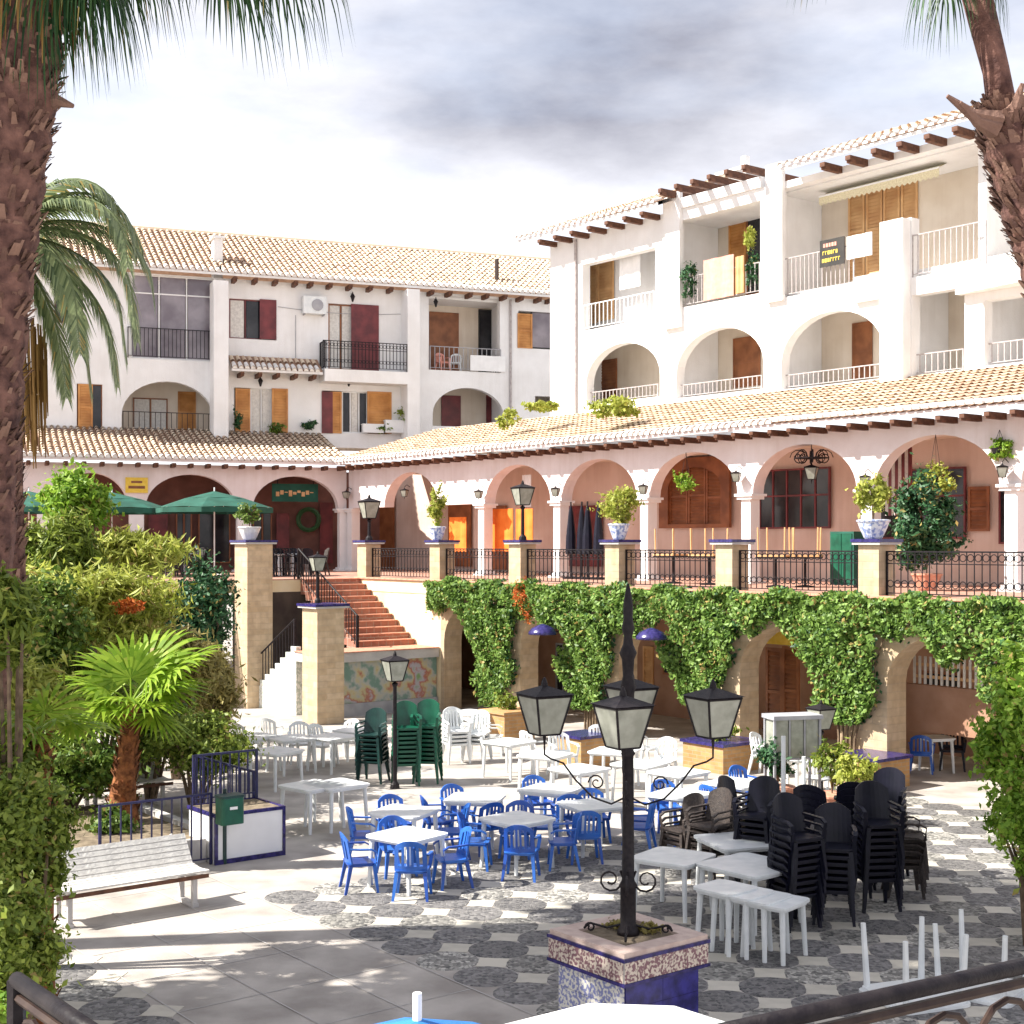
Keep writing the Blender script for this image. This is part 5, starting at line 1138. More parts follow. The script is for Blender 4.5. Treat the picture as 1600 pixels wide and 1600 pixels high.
for i, (px, py, a, tx) in enumerate(((880, 1212, .4, 'left of the orange brick planter'), (835, 1205, 2.2, 'behind the middle blue table'), (940, 1192, 2.8, 'right behind the orange brick planter'), (1035, 1222, -.5, 'just right of the big lamp post'), (1195, 1212, .9, 'left of the glass display case'), (770, 1180, 1.5, 'beside the orange planter near the stacks'))):
    chair('wplastic', gnd(px, py), a, 'sunlit white armchair '+tx, 'white armchairs in the sun')
for px, py, a, lb in ((795, 1158, .2, 'far sunlit white table right of the orange planter'), (960, 1172, .5, 'sunlit white table left of the central lantern'), (1060, 1205, .1, 'sunlit white table under the right lantern'), (560, 1140, .3, 'shaded white table behind the green stacks')): table(ttop(px, py), FR.ang+a, lb, GW)
chair('wplastic', gnd(1008, 1200), 2.0, 'white armchair in the sun right of the brick planter', None)
chair('wplastic', gnd(1280, 1250), 2.6, 'white armchair beside the potted plants', None)
# tables lying upside down in the foreground
for i, (px, py, a, lb) in enumerate(((1428, 1562, .35, 'upturned white table, leftmost of those above the iron handrail'), (1535, 1550, .9, 'upturned white table nearest the right edge'))):
    p = gnd(px, py); t = copytree(protos[('t', .85, False, 'wplastic')], p, FR.ang+a, lb, 'upturned white tables'); t.rotation_euler = (math.pi, 0, a); t.location.z = .73
# ---------------------------------------------------------------- lanterns
def lantern(parent, c, s=1.0, m='iron', up=False, sub=True):
    """hexagon lantern, wide at the top; c = bottom of the glass"""
    w0, w1, h = .155*s, .27*s, .37*s; cx, cy, cz = c; k = 4; rot = math.pi/4+.5
    P0 = [(cx+w0*math.cos(rot+i*math.pi/2), cy+w0*math.sin(rot+i*math.pi/2), cz) for i in range(k)]; P1 = [(cx+w1*math.cos(rot+i*math.pi/2), cy+w1*math.sin(rot+i*math.pi/2), cz+h) for i in range(k)]
    f = MB()
    for i in range(k): f.tube([P0[i], P1[i]], .012*s, 5); f.tube([P0[i], P0[(i+1) % k]], .010*s, 4); f.tube([P1[i], P1[(i+1) % k]], .016*s, 5)
    f.tube([(cx, cy, cz-.14*s), (cx, cy, cz)], [.006*s, .022*s], 6); fr = O('lantern', f, m, parent)
    fr['label'] = 'iron lantern with frosted glass'
    r = MB(); n = len(P1); ap = (cx, cy, cz+h+.10*s); e = [(cx+(p[0]-cx)*1.14, cy+(p[1]-cy)*1.14, p[2]+.012) for p in P1]
    for i in range(n): r.poly([e[i], e[(i+1) % n], ap])
    r.poly(e[::-1]); r.lathe([(.035*s, 0), (.03*s, .04*s), (.01*s, .09*s)], 8, (cx, cy, cz+h+.08*s)); x = O('lantern_roof', r, m, fr); x.location = (0, 0, 0)
    for i in range(n):
        g = MB(); a, b, c_, d = P0[i], P0[(i+1) % n], P1[(i+1) % n], P1[i]; g.quad(a, b, c_, d); x = O('pane', g, 'paleglass', fr); x.location = (0, 0, 0)
    return fr
def scroll(mb, c, r0, a0, turns, d, r=.010, k=4):
    """spiral in the vertical plane through direction d"""
    pts = []; n = int(10*turns)+2
    for i in range(n):
        t = i/(n-1); rr = r0*(1-.75*t); a = a0+turns*2*math.pi*t; pts.append((c[0]+d[0]*rr*math.cos(a), c[1]+d[1]*rr*math.cos(a), c[2]+rr*math.sin(a)))
    mb.tube(pts, r, k)
# big four armed lamp on the tiled planter
pc = Vector((1.105, 13.4, 0))
big = E('tiled_planter', 'square blue and white tiled planter under the big four armed lamp', 'planter', pc, FR.ang)
def fr_box(par, nm, x0, x1, y0, y1, z0, z1, m, **k): mb = MB(); mb.box(x0, x1, y0, y1, z0, z1); return O(nm, mb, m, par, **k)
fr_box(big, 'body', -.47, .465, -.465, .47, 0, .70, 'blueedge')
for i in range(2):
    for j in range(3):
        fr_box(big, 'tile', -.465+i*.467, -.003+i*.463, -.472, -.466, .02+.225*j, .24+.225*j, 'mosaic'); fr_box(big, 'tile', .466, .473, -.46+i*.465, .001+i*.463, .02+.225*j, .24+.225*j, 'bluetile')
fr_box(big, 'rim', -.535, .535, -.535, .535, .70, .95, 'concrete')
for j in range(7):
    a, b = -.53+j*1.06/7, -.53+(j+1)*1.06/7-.006
    fr_box(big, 'border_tile', a, b, -.545, -.536, .735, .92, 'band'); fr_box(big, 'border_tile', .536, .545, a, b, .735, .92, 'band')
mb = MB()
for z0, z1 in ((.70, .732), (.922, .955)):
    mb.box(-.55, .55, -.55, -.53, z0, z1); mb.box(.53, .55, -.529, .55, z0, z1); mb.box(-.55, -.53, -.529, .55, z0, z1); mb.box(-.529, .529, .53, .55, z0, z1)
O('edge_strip', mb, 'blueedge', big)
mb = MB()
for (a, b, c, d) in ((-.53, .53, -.53, -.34), (-.53, .53, .34, .53), (-.53, -.34, -.339, .339), (.34, .53, -.339, .339)): mb.box(a, b, c, d, .951, 1.0)
O('coping', mb, 'coping', big); fr_box(big, 'soil', -.34, .34, -.34, .34, .90, .975, 'soil')
for i in range(4):
    t = bush('dry clump of weeds', 'plant', (pc.x+.22*math.cos(i*1.6+.4), pc.y+.22*math.sin(i*1.6+.4), 1.02), (.14, .14, .05), 160, .06, 'lf_brown', 'dry_weed', stem=False, base=.97) if i < 2 else None
    if t: t['label'] = ('dry weeds on the left', 'dry weeds at the back')[i]+' of the soil in the tiled planter'
lp = E('street_lamp', 'big black wrought iron lamp with four lanterns standing in the tiled planter', 'street lamp', (pc.x, pc.y, .97))
mb = MB(); mb.lathe([(.11, 0), (.10, .05), (.075, .10), (.075, .45), (.09, .47), (.06, .52), (.055, 1.2), (.052, 1.7), (.07, 1.72), (.05, 1.76), (.06, 2.30), (.075, 2.36), (.05, 2.46), (.06, 2.62), (.085, 2.68), (.05, 2.76), (.04, 2.84), (.062, 2.92), (.045, 3.0), (.048, 3.12), (.035, 3.22), (.012, 3.34)], 14); O('post', mb, 'iron', lp, smooth=True)
for i, a in enumerate((R_(262), R_(173), R_(-7), R_(83))):
    d = (math.cos(a), math.sin(a), 0); zb = 1.72; c = (d[0]*.80, d[1]*.80, 1.90)
    m_ = MB(); P = [(d[0]*r, d[1]*r, z) for r, z in ((.04, 1.30), (.16, 1.24), (.34, 1.30), (.50, 1.46), (.62, 1.62), (.74, 1.66), (.80, 1.70), (.80, 1.78))]; m_.tube(P, .010, 5)
    O('arm', m_, 'iron', lp); m_ = MB(); scroll(m_, (d[0]*.30, d[1]*.30, 1.44), .08, 0, 1.4, d, .008); O('scroll', m_, 'iron', lp)
    lantern(lp, c, 1.0)
    m_ = MB(); scroll(m_, (d[0]*.17, d[1]*.17, .52), .13, 2.4, 1.5, d, .011); m_.tube([(d[0]*.05, d[1]*.05, .10), (d[0]*.2, d[1]*.2, .06), (d[0]*.36, d[1]*.36, .10), (d[0]*.42, d[1]*.42, .05)], .012, 5); scroll(m_, (d[0]*.36, d[1]*.36, .06), .05, 0, 1.2, d, .010); O('foot_scroll', m_, 'iron', lp)
def small_lamp(px, py, ptop, label, gm=None, base=None, name='lamp_post', s=1.0, mm='iron', pole_m=None):
    g = base if base is not None else gnd(px, py); z = ZC+(848-ptop)/F*g.y-g.z; t = E(name, label, 'lamp', g)
    m_ = MB(); h = z-.62*s; m_.lathe([(.09*s, 0), (.08*s, .08), (.04*s, .14), (.035*s, h-.1), (.06*s, h-.04), (.02*s, h)], 10); O('post', m_, pole_m or mm, t); lantern(t, (0, 0, h+.02), s, mm); return t
small_lamp(617, 1232, 1012, 'small iron lantern on a post before the painted tile mural', s=1.05)
small_lamp(1283, 1245, 1088, 'small iron lantern on a post beside the bare creeper stems', s=1.0)
def on_pier(px, vv=VT, z=4.775): return FR.w(FR.u(px, vv), vv+.25, z)
small_lamp(0, 0, 768, 'black lantern on the terrace pier at the head of the red stair', base=on_pier(566), s=1.35); small_lamp(0, 0, 746, 'large black lantern on the terrace pier before the orange sheets', base=on_pier(805), s=1.2)
small_lamp(0, 0, 858, 'small dark lantern on the free standing pier at the turn of the stair', base=FR.w(FR.u(478, 18.2), 18.55, 3.115), s=.95)
# ---------------------------------------------------------------- potted plants on the piers
def pot(px, label, plant, ph, pr, pm, potm='pot', s=1.0, dx=0, n=1400, base=None, lsz=.10, name='potted_plant'):
    p = on_pier(px) if base is None else base; t = E(name, label, 'potted plant', p)
    m_ = MB(); m_.lathe([(.13*s, 0), (.15*s, .03), (.22*s, .22), (.25*s, .33), (.27*s, .35), (.27*s, .38), (.24*s, .39)], 16); O('pot', m_, potm, t, smooth=False)
    P, nr = blobpts(n, (dx, 0, .38*s+ph), (pr, pr, ph), 12, .36, .8); P[:, 2] = np.maximum(P[:, 2], .36*s); O('foliage', leafquads(P, lsz, nr, .9, .5, 'foliage', pm), None, t)
    m_ = MB(); [m_.tube([(0, 0, .3*s), (.06*math.cos(i*2), .06*math.sin(i*2), .4*s+ph), (dx+.5*pr*math.cos(i*2), .5*pr*math.sin(i*2), .4*s+ph*1.4)], .012, 4) for i in range(5)]; O('stem', m_, 'stemw', t); return t
pot(955, 'blue and white pot with a big rounded yellow green plant on the terrace pier', 0, .50, .55, 'lf_yellow', n=2600)
pot(1352, 'large blue and white pot with a sprawling yellow green plant on the terrace pier', 0, .45, .40, 'lf_yellow', s=1.25, n=1800)
pot(672, 'blue and white pot with a tall narrow leafy plant on the terrace pier', 0, .62, .28, 'lf_yellow', s=.95, n=1500)
pot(0, 'white pot with a pale green plant on the tall ochre pier', 0, .28, .36, 'lf_mid', 'wpot', s=1.25, n=1200, base=FR.w(FR.u(375, 18.5), 18.8, 4.775))
for i, (px, py, s) in enumerate(((1215, 1262, 1.5), (1300, 1275, 1.6), (1340, 1290, 1.3))):
    g = gnd(px, py); pot(0, ('leafy shrub in a terracotta pot behind the black chair stacks', 'tall sparse potted bush beside the white parasol pole', 'yellowish potted bush before the ochre pillar')[i], 0, .42, .42, ('lf_dark', 'lf_olive', 'lf_yellow')[i], 'terraedge', s=s*.8, n=1100, base=g, name='potted_bush')
def basket(px, py, label, v=VA-.1, r=.38, m='lf_bright', zt=ZX):
    u = FR.u(px, v); z = FR.z(px, py, v); t = FR.thing('hanging_basket', label, 'hanging basket', u, v, z); t['_o'] = (0, 0, 0); m_ = MB()
    m_.lathe([(.05, -.2), (.15, -.12), (.18, 0)], 10); O('bowl', m_, 'iron', t); m_ = MB(); [m_.tube([(.16*math.cos(a), .16*math.sin(a), 0), (0, 0, zt-z+.0)], .006, 3) for a in (0, 2.1, 4.2)]; O('chain', m_, 'iron', t)
    P, nr = blobpts(900, (0, 0, 0), (r, r*.7, r*.8), 9, .4); O('foliage', leafquads(P, .10, nr, .9, .5, 'foliage', m), None, t)
basket(1072, 752, 'bright green hanging basket in the arch with the brown shop window'); basket(1462, 745, 'yellow green plant trailing from a basket in the rightmost full arch', r=.55, m='lf_yellow')
basket(1562, 700, 'small hanging basket at the right edge', r=.3)
big_p = FR.w(FR.u(1448, VA-.9), VA-.9, ZT); pot(0, 'big dark green plant in a pot in front of the rightmost full arch', 0, .95, .85, 'lf_dark', 'terraedge', s=1.3, n=11000, base=big_p, lsz=.12, name='potted_shrub')
# wall lanterns and little plants on the spandrels
for px, py, wd in ((541, 771, 'at the inner corner'), (632, 768, 'above the first round column'), (748, 770, 'above the column left of the orange sheets'), (868, 766, 'above the column left of the round potted plant'), (1005, 762, 'above the column beside the round potted plant'), (1150, 742, 'above the column right of the brown shop window'), (1352, 748, 'above the column behind the trailing plant'), (1566, 733, 'above the rightmost white column')):
    u, z = FR.u(px, VA-.25), FR.z(px, py, VA-.25); t = FR.thing('wall_lantern', 'black wall lantern '+wd+' of the right arcade', 'wall lamp', u, VA-.25, z); t['_o'] = (0, 0, 0)
    lantern(t, (0, 0, -.18), .6); m_ = MB(); m_.tube([(0, 0, .16), (0, .1, .24), (0, .24, .16)], .012, 4); O('bracket', m_, 'iron', t)
# hanging wrought iron ornament and striped blind in the arches
u, z = FR.u(1268, VA+.2), FR.z(1268, 715, VA+.2); t = FR.thing('iron_chandelier', 'curly wrought iron chandelier hanging in the arch before the red shop window', 'chandelier', u, VA+.2, z); t['_o'] = (0, 0, 0)
m_ = MB(); [scroll(m_, (.32*math.cos(a), .32*math.sin(a), 0), .22, 0, 1.5, (math.cos(a), math.sin(a)), .014) for a in [i*math.pi/4 for i in range(8)]]; O('scroll', m_, 'iron', t); m_ = MB(); m_.tube([(0, 0, -.2), (0, 0, ZE-z)], .015, 4); m_.lathe([(.03, 0), (.45, .03), (.45, .05), (.03, .06)], 12, (0, 0, -.05)); O('hoop', m_, 'iron', t); lantern(t, (0, 0, -.55), .8)
t = FR.thing('striped_blind', 'maroon and white striped blind at the left of the rightmost full arch', 'blind', FR.u(1402, VA+1), VA+1.2, ZT+1.9); a, b, z0, z1 = pR.r(1383, 1424, 700, 805, VA+1.2)
for i in range(8): m_ = MB(); m_.box(a+(b-a)*i/8, a+(b-a)*(i+1)/8-.004, VA+1.2, VA+1.24, z0, z1); O('stripe', m_, 'rwood' if i % 2 else 'curtain', t)
cloth('orange_sheet', 'bright orange sheet hanging in the third arch, left one', 'sheet', 769, 801, 795, 862, VA+.6, 'orange'); cloth('orange_sheet', 'bright orange sheet hanging in the third arch, right one', 'sheet', 806, 832, 795, 850, VA+.5, 'orange')
cloth('orange_sheet', 'duller orange cloth over the door in the second arch', 'sheet', 702, 728, 808, 862, VA+1.2, 'orange')
cloth('cloth', 'white cloth hanging in the upper part of the third arch', 'sheet', 816, 829, 742, 792, VA+.9, 'whitecloth')
for i, px in enumerate((892, 905, 918, 931)):
    p = FR.w(FR.u(px, VA-.6), VA-.6+.1*(i % 2), ZT); t = E('closed_parasol', 'closed dark parasol, %s of four in the arch left of the round plant' % ('leftmost', 'second', 'third', 'rightmost')[i], 'parasol', p, 0, 'closed dark parasols')
    m_ = MB(); m_.lathe([(.03, .7), (.17, .75), (.15, 1.3), (.07, 2.0), (.02, 2.2)], 9); O('canopy', m_, 'kplastic', t); m_ = MB(); m_.lathe([(.25, 0), (.25, .06), (.03, .08), (.025, 2.3)], 8); O('pole', m_, 'iron', t)
t = FR.thing('cabinet', 'teal green cabinet on the terrace left of the large blue and white pot', 'cabinet', FR.u(1315, VA-.7), VA-.7, ZT); a, b = FR.u(1297, VA-.7), FR.u(1334, VA-.7)
m_ = MB(); m_.box(a, b, VA-.7, VA-.2, ZT+.06, ZT+1.35); O('body', m_, 'teal', t); m_ = MB(); m_.box(a+.05, (a+b)/2-.01, VA-.72, VA-.701, ZT+.12, ZT+1.3); m_.box((a+b)/2+.01, b-.05, VA-.72, VA-.701, ZT+.12, ZT+1.3); O('door', m_, 'gplastic', t)
# wooden tables stacked upside down on the terrace
for i, (px, v) in enumerate(((1052, VA-1.5), (1108, VA-1.6), (1212, VA-1.7), (1258, VA-1.2))):
    p = FR.w(FR.u(px, v), v, ZT); t = E('stacked_table', 'wooden terrace table with legs pointing up, %s' % ('leftmost by the brown shop window', 'second by the brown shop window', 'left one before the red shop window', 'right one before the red shop window')[i], 'table', p, FR.ang+.2*i, 'upturned wooden tables')
    m_ = MB(); m_.prism(rbox(.8, .8, .05), .74, .78); O('tabletop', m_, 'lwood', t)
    m_ = MB(); m_.prism(rbox(.78, .78, .05), .70, .735); m_.tube([(0, 0, .70), (0, 0, .04)], .035, 6); m_.lathe([(.24, 0), (.24, .03), (.04, .06)], 10); O('lower_table', m_, 'iron', t)
    for sx in (-1, 1):
        for sy in (-1, 1): m_ = MB(); m_.tube([(sx*.33, sy*.33, .78), (sx*.34, sy*.34, 1.45)], .022, 5); O('leg', m_, 'lwood', t)
# cafe furniture of the left terrace
def wL(px, Y): return Vector(((px-800)/F*Y, Y, ZT))
for i, (px, Y) in enumerate(((425, 45.5), (468, 46.5), (250, 45), (290, 47.5))):
    t = table(wL(px, Y), .3*i, ('round white cafe table right of the tall ochre pier', 'round white cafe table before the inner corner column', 'round white cafe table under the left green parasol', 'round white cafe table under the right green parasol')[i], 'cafe tables on the left terrace', w=.8, round_=True)
    for j in range(4):
        an = j*1.57+.4*i; chair('kplastic' if j % 2 else 'kbrown', wL(px, Y)+Vector((.7*math.cos(an), .7*math.sin(an), 0)), an-math.pi/2, 'dark cafe chair, %s, at the %s' % (('right side', 'far side', 'left side', 'near side')[j], ('table right of the tall pier', 'table before the inner corner', 'table under the left parasol', 'table under the right parasol')[i]), 'dark cafe chairs on the left terrace', .05, solid=bool(j % 2 == 1) or True)
def parasol(label, c, zt, r, drop, m, rz=0, n=8, name='parasol', pole='white', z0=0, val=.16, tip=.12):
    t = E(name, label, 'parasol', (c[0], c[1], z0), rz); h = zt-z0; P = [(r*math.cos(2*math.pi*i/n), r*math.sin(2*math.pi*i/n), h-drop) for i in range(n)]
    for i in range(n):
        m_ = MB(); a, b = P[i], P[(i+1) % n]; mid = ((a[0]+b[0])/2*.97, (a[1]+b[1])/2*.97, h-drop+.03); ia = (a[0]*.5, a[1]*.5, h-drop*.42); ib = (b[0]*.5, b[1]*.5, h-drop*.42)
        m_.poly([(0, 0, h), ia, ib]); m_.quad(ia, a, mid, ((ia[0]+ib[0])/2, (ia[1]+ib[1])/2, ia[2]-.02)); m_.quad(((ia[0]+ib[0])/2, (ia[1]+ib[1])/2, ia[2]-.02), mid, b, ib); m_.poly([ia, ((ia[0]+ib[0])/2, (ia[1]+ib[1])/2, ia[2]-.02), ib]); m_.quad((a[0], a[1], a[2]), (a[0], a[1], a[2]-val), (b[0], b[1], b[2]-val), b); O('canopy_panel', m_, m, t)
        m_ = MB(); m_.tube([(0, 0, h-.04), (a[0]*.98, a[1]*.98, a[2]-.02)], .010, 4); O('rib', m_, pole, t)
    m_ = MB(); m_.tube([(0, 0, 0), (0, 0, h+tip)], .022, 8); m_.lathe([(.28, 0), (.28, .06), (.05, .1)], 12); O('pole', m_, pole, t); return t
for i, (px, Y) in enumerate(((335, 45.5), (175, 46.5), (45, 45.5))):
    parasol(('dark green parasol nearest the white potted plant', 'dark green parasol left of it, partly behind the shrubs', 'dark green parasol behind the big palm trunk')[i], wL(px, Y), ZT+2.75, 1.9, .55, 'teal', .2*i, z0=ZT)
parasol('flat white parasol in the foreground below the tiled planter', ((985-800)/F*7.0, 7.0, 0), 2.40, 1.2, .42, 'whitecloth', .3, n=8, val=.1, tip=-.02)
parasol('bright blue parasol with a white finial at the bottom edge', ((652-800)/F*6.6, 6.6, 0), 2.47, .9, .34, 'bluecloth', .2, n=8, val=.1)
# bare parasol poles near the black stacks
for (px, py, pt_, lb) in ((1224, 1410, 1150, 'bare white parasol pole in front of the glass display case'), (1256, 1330, 1182, 'shorter bare white parasol pole behind the black stacks')):
    g = gnd(px, py); h = ZC+(848-pt_)/F*g.y; t = E('parasol_pole', lb, 'pole', g); m_ = MB(); m_.tube([(0, 0, 0), (0, 0, h)], .03, 8); O('pole', m_, 'wplastic', t); m_ = MB(); m_.lathe([(.25, 0), (.25, .07), (.06, .12), (.05, .3)], 12); O('foot', m_, 'concrete', t)
# glass display case
g = gnd(1238, 1262); z0, z1 = ZC-(1182-848)/F*g.y, ZC-(1122-848)/F*g.y; t = E('display_case', 'grey framed glass display case on legs in front of the brown double door', 'display case', g, .25)
w_ = 38*g.y/F; m_ = MB(); [m_.box(x-.02, x+.02, y-.02, y+.02, 0, z1) for x in (-w_, w_) for y in (-.2, .2)]; m_.box(-w_, w_, -.21, .21, z0-.03, z0); m_.box(-w_-.04, w_+.04, -.26, .26, z1, z1+.07); [m_.box(x-.015, x+.015, -.205, -.19, z0, z1) for x in (-w_/3, w_/3)]; O('frame', m_, 'grey', t)
for i in range(3): m_ = MB(); m_.box(-w_+i*w_*2/3+.03, -w_+(i+1)*w_*2/3-.03, -.19, -.185, z0, z1); O('pane', m_, 'paleglass', t)
m_ = MB(); m_.box(-w_+.01, w_-.01, -.17, .19, z0, z1-.01); O('shelf', m_, 'paleglass', t)
# brick planters with glazed caps
for (px, py, w_, h, lb, cap) in ((905, 1200, .8, .62, 'low orange brick planter behind the blue sets', 1), (787, 1162, .9, .7, 'low orange brick planter right of the white chair stacks', 0), (1125, 1205, 1.15, .55, 'orange brick planter with purple glazed top behind the right lantern', 1), (1362, 1232, 1.0, .55, 'orange brick planter with purple glazed top beside the creeper stems', 1)):
    g = gnd(px, py)+Vector((.1, .35, 0)); t = E('brick_planter', lb, 'planter', g, FR.ang); m_ = MB(); m_.box(-w_/2, w_/2, -w_/2, w_/2, 0, h); O('body', m_, 'orangebrick', t)
    m_ = MB(); m_.box(-w_/2-.05, w_/2+.05, -w_/2-.05, w_/2+.05, h, h+.06); O('cap', m_, 'blueedge' if cap else 'orangebrick', t)
    P, nr = blobpts(500, (0, 0, h+.25), (w_*.35, w_*.35, .25), 8, .4); P[:, 2] = np.maximum(P[:, 2], h+.07)
    if px in (787, 1125): O('foliage', leafquads(P, .09, nr, .9, .5, 'foliage', 'lf_olive'), None, t)
# blue glazed hoods on the wall
for px, py, lb in ((848, 985, 'dark blue domed wall hood left of the big lamp'), (1018, 992, 'dark blue domed wall hood right of the big lamp')):
    v = VT-.75; u, z = FR.u(px, v), FR.z(px, py, v); t = FR.thing('blue_hood', lb, 'hood', u, v, z); t['_o'] = (0, 0, 0); m_ = MB(); m_.lathe([(.36, -.1), (.35, -.04), (.27, .06), (.12, .13), (.02, .16)], 14); O('dome', m_, 'blueedge', t, smooth=True); m_ = MB(); m_.tube([(0, .1, -.05), (0, .9, -.05)], .02, 5); O('bracket', m_, 'iron', t)
# wooden fence inside the last arch
v = VT+1.2; a, b, z0, z1 = pR.r(1425, 1530, 1028, 1072, v); t = FR.thing('wooden_fence', 'pale wooden paling fence on a ledge inside the last archway', 'fence', (a+b)/2, v, z0-.8)
m_ = MB(); m_.box(a-.2, b+1, v, v+.2, 0.9, z0-.02); O('ledge_wall', m_, 'tan', t); m_ = MB(); m_.box(a, b+.6, v+.03, v+.06, z0+.12, z0+.18); m_.box(a, b+.6, v+.03, v+.06, z1-.2, z1-.14); O('rail', m_, 'lwood', t)
n = int((b+.6-a)/.13); m_ = MB(); m_.box(-.025, .025, 0, .025, 0, z1-z0); me = m_.mesh('paling', M['curtain'])
for i in range(n): O('paling', me, None, t, loc=(a+.05+i*.13, v, z0))
# bench
B_ANG = math.atan2(.611, .791)
def bench(p, label, L_=2.0, rz=B_ANG):
    t = E('slatted_bench', label, 'bench', p, rz, 'pale slatted benches'); sl = MB(); sl.box(-L_/2, L_/2, -.036, .036, -.012, .012); me = sl.mesh('slat', M['curtain'])
    for i in range(6): O('slat', me, None, t, loc=(0, -.24+i*.085, .43+.008*abs(i-2.5)))
    for i in range(6): o = O('slat', me, None, t, loc=(0, .24+.045*i, .46+.064*i)); o.rotation_euler = (R_(53), 0, 0)
    for x in (-L_/2+.18, L_/2-.18):
        m_ = MB(); m_.box(x-.03, x+.03, -.26, .22, .36, .415); m_.box(x-.03, x+.03, -.24, -.17, 0, .36); m_.box(x-.03, x+.03, .15, .22, 0, .36); m_.tube([(x, .24, .36), (x, .51, .82)], .025, 4); m_.box(x-.04, x+.04, -.26, .30, 0, .05); O('side_frame', m_, 'concrete', t)
    m_ = MB(); m_.box(-L_/2, L_/2, -.262, -.25, .36, .412); O('seat_shadow_strip', m_, 'beam', t); return t  # dark strip stands in for the shadow line under the seat front
bench(Vector((-4.88, 17.85, 0)), 'pale slatted bench in the sun before the fan palm, left foreground', 2.0); bench(gnd(195, 1262), 'second pale bench behind the stem of the fan palm', 1.6)
# fenced planter with white tiled box and litter bin
p0 = gnd(337, 1352); t = E('white_planter', 'white tiled planter box with navy edges beside the green bin', 'planter', p0, B_ANG)
m_ = MB(); m_.box(0, 1.12, 0, .9, 0, .72); O('body', m_, 'mosaic' if False else 'white', t)
m_ = MB()
for a in ((-.015, .03), (1.09, 1.135)): m_.box(a[0], a[1], -.02, .02, .0, .74)
m_.box(.031, 1.089, -.018, .02, .69, .74); m_.box(.031, 1.089, -.018, .02, 0, .07); m_.box(-.018, .02, .021, .92, .69, .74); m_.box(1.1, 1.138, .021, .92, .69, .74); m_.box(-.018, 1.138, .921, .94, .69, .74); O('edge_strip', m_, 'blueedge', t); m_ = MB(); m_.box(.03, 1.09, .03, .9, .70, .725); O('soil', m_, 'soil', t)
def fence(label, x0, x1, yy, axis, h0, h1):
    t = E('bed_fence', label, 'fence', p0, B_ANG, 'navy iron fences of the planting bed'); t['_o'] = (0, 0, 0); railing(t, x0, x1, yy, h0, h1-h0, m='bluefence', sp=.14, axis=axis, name='railing_frame', r=.010); return t
M['bluefence'] = mat('navy_iron_paint', (0.012, 0.012, 0.05), (0.02, 0.02, 0.09), 9, .4)
fence('navy iron fence left of the white planter box, in front of the bed', -1.7, -.03, .1, 'u', .0, 1.05); fence('navy iron fence on top of the white planter box', .05, 1.1, .85, 'u', .74, 1.5); fence('navy iron fence running back from the white planter box', .95, 3.0, 1.1, 'v', 0, 1.15)
t = E('bed_kerb', 'low pinkish kerb wall of the planting bed with the fan palm', 'kerb', p0, B_ANG); 
for x0, x1, y0, y1 in ((-3.8, -.03, .25, .4), (-3.8, -3.65, .4, 4.2), (.2, .35, .95, 4.2)): m_ = MB(); m_.box(x0, x1, y0, y1, 0, .35); O('kerb_stone', m_, 'concrete', t)
m_ = MB(); m_.box(-3.64, .19, .41, 4.2, .01, .28); bs = O('bed_soil', m_, 'soil'); bs.location = p0; bs.rotation_euler = (0, 0, B_ANG); bs['kind'] = 'structure'
g = gnd(362, 1347)+Vector((.02, -.25, 0)); t = E('litter_bin', 'green litter bin on a post in front of the white planter box', 'bin', g, B_ANG)
m_ = MB(); m_.prism(rbox(.36, .26, .05), .62, 1.0); O('bin_body', m_, 'gplastic', t); m_ = MB(); m_.prism(rbox(.38, .28, .05), 1.003, 1.04); O('lid', m_, 'gplastic2', t); m_ = MB(); m_.tube([(0, .16, 0), (0, .16, 1.1)], .03, 8); O('post', m_, 'gplastic2', t); m_ = MB(); m_.box(-.06, .06, -.137, -.131, .84, .88); O('sticker', m_, 'white', t)
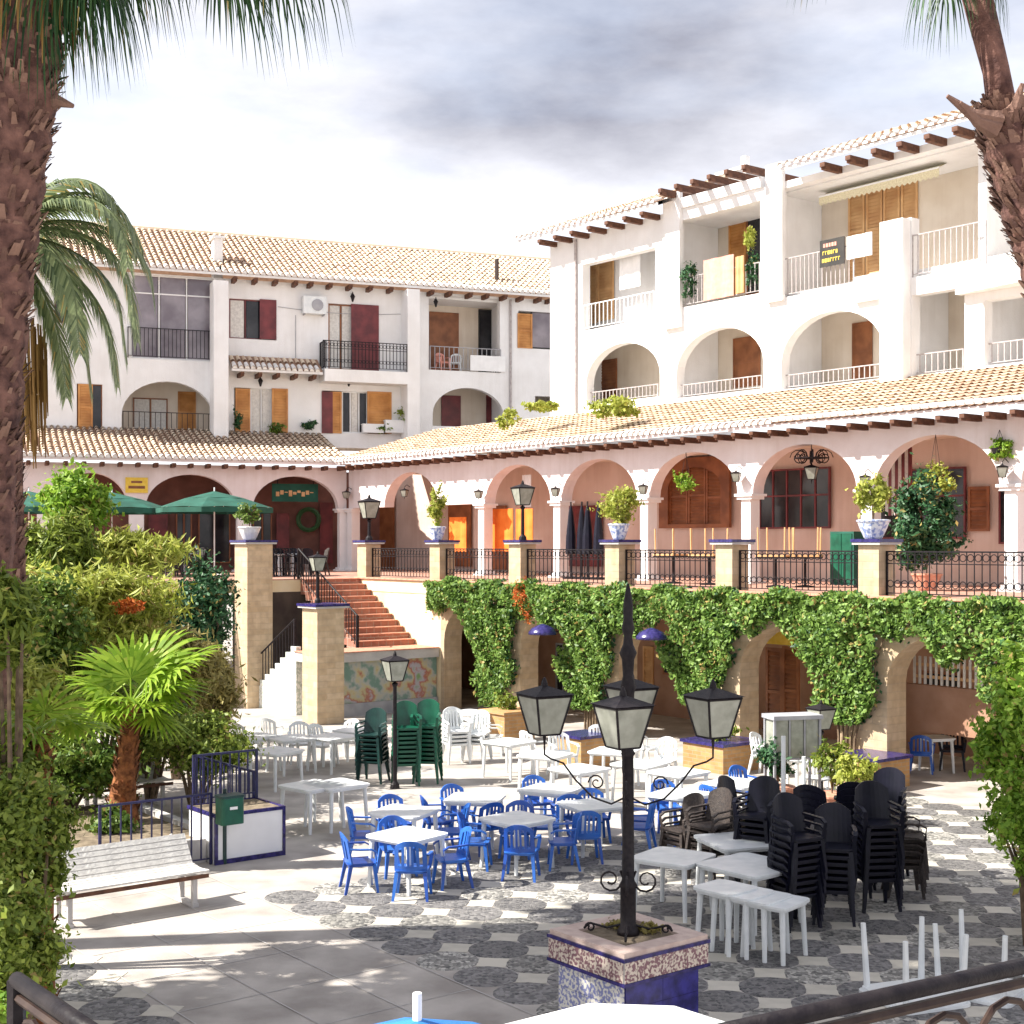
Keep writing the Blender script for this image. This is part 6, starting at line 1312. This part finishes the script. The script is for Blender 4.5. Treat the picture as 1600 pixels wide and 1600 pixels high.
# ---------------------------------------------------------------- the viewer's own balcony
bal = lab(bpy.data.objects.new('viewing_balcony', None), kind='structure'); COL.objects.link(bal); m_ = MB(); m_.prism([(-1.5, -2), (2.6, -2), (2.6, 2.4), (.5, 2.4), (-.5, 2.4), (-1.5, 2.4)], 2.62, 2.8); O('balcony_slab', m_, 'concrete', bal)
def handrail(label, a, b, n=8):
    a, b = Vector(a), Vector(b); t = E('iron_handrail', label, 'handrail', (a.x, a.y, 2.8)); A_ = Vector((0, 0, a.z-2.8)); B_ = b-a+A_; d = (B_-A_).normalized(); L_ = (b-a).length
    m_ = MB(); m_.tube([tuple(A_), tuple(B_)], .0175, 12); O('top_rail', m_, 'iron', t, smooth=True); m_ = MB(); dn = Vector((0, 0, -.036)); m_.tube([tuple(A_+dn), tuple(B_+dn)], .011, 6); O('under_rail', m_, 'iron2', t); m_ = MB(); dn = Vector((0, 0, -.85)); m_.tube([tuple(A_+dn), tuple(B_+dn)], .014, 6); O('lower_rail', m_, 'iron2', t)
    for x in (0, 1): c = A_.lerp(B_, x); m_ = MB(); m_.tube([tuple(c), (c.x, c.y, 0)], .02, 6); O('post', m_, 'iron', t)
    k = int(L_/.19)
    for i in range(k):
        c = A_+d*(.1+i*.19); m_ = MB(); scroll(m_, (c.x, c.y, c.z-.15), .085, math.pi/2, 1.0, (d.x, d.y), .009, 6); pts = [(c.x+d.x*.085*math.cos(q*.524), c.y+d.y*.085*math.cos(q*.524), c.z-.15+.085*math.sin(q*.524)) for q in range(13)]; m_ = MB(); m_.tube(pts, .008, 6, False); m_.tube([(c.x, c.y, c.z-.235), (c.x, c.y, c.z-.85)], .007, 5); O('scroll_ring', m_, 'iron2', t)
r0 = at(1180, 1612, 2.70); r1 = at(1640, 1495, 3.12); r1.z = r0.z = 3.775; e = (r1-r0).normalized(); handrail('black iron handrail with scroll rings in the bottom right corner', r0-e*.35, r1+e*.5)
r0 = at(18, 1527, 3.02); r1 = at(160, 1625, 2.64); r0.z = r1.z = 3.77; e = (r1-r0).normalized(); handrail('dark iron handrail in the bottom left corner', r0+e*.03, r1+e*.15)

zb_ = opsL[6][2]
for i, (px, mm, rz_, lb) in enumerate(((692, 'pinkcloth', .3, 'salmon pink armchair on the upper balcony of the left block'), (712, 'wplastic', -.4, 'white armchair on the upper balcony of the left block'), (765, 'kplastic', 1.0, 'dark armchair on the upper balcony near the black framed window'))):
    t = make_chair(mm, FL.w(FL.u(px, LU+.7), LU+.7, zb_), FL.ang+rz_, lb, None)
cloth('cloth', 'white cloth over the balcony rail below the black framed window', 'cloth', 735, 790, 556, 580, LU-.07, 'whitecloth', p=pL)
for i, (px, yt, yb) in enumerate(((585, 668, 676), (620, 662, 676))):
    a, b, z0, z1 = pL.r(px-18, px+14, yt-4, yb, LU-.35); m_ = MB(); m_.box(-(b-a)/2, (b-a)/2, 0, .25, 0, z1-z0); m_.box(-(b-a)/2-.02, (b-a)/2+.02, -.02, .27, z1-z0, z1-z0+.04); o = O('flower_box', m_, 'white'); o.location = FL.w((a+b)/2, LU-.4, z0); o.rotation_euler = (0, 0, FL.ang); lab(o, ('white flower box under the wide window, left one', 'white flower box nearest the tall white buttress')[i], 'flower box')
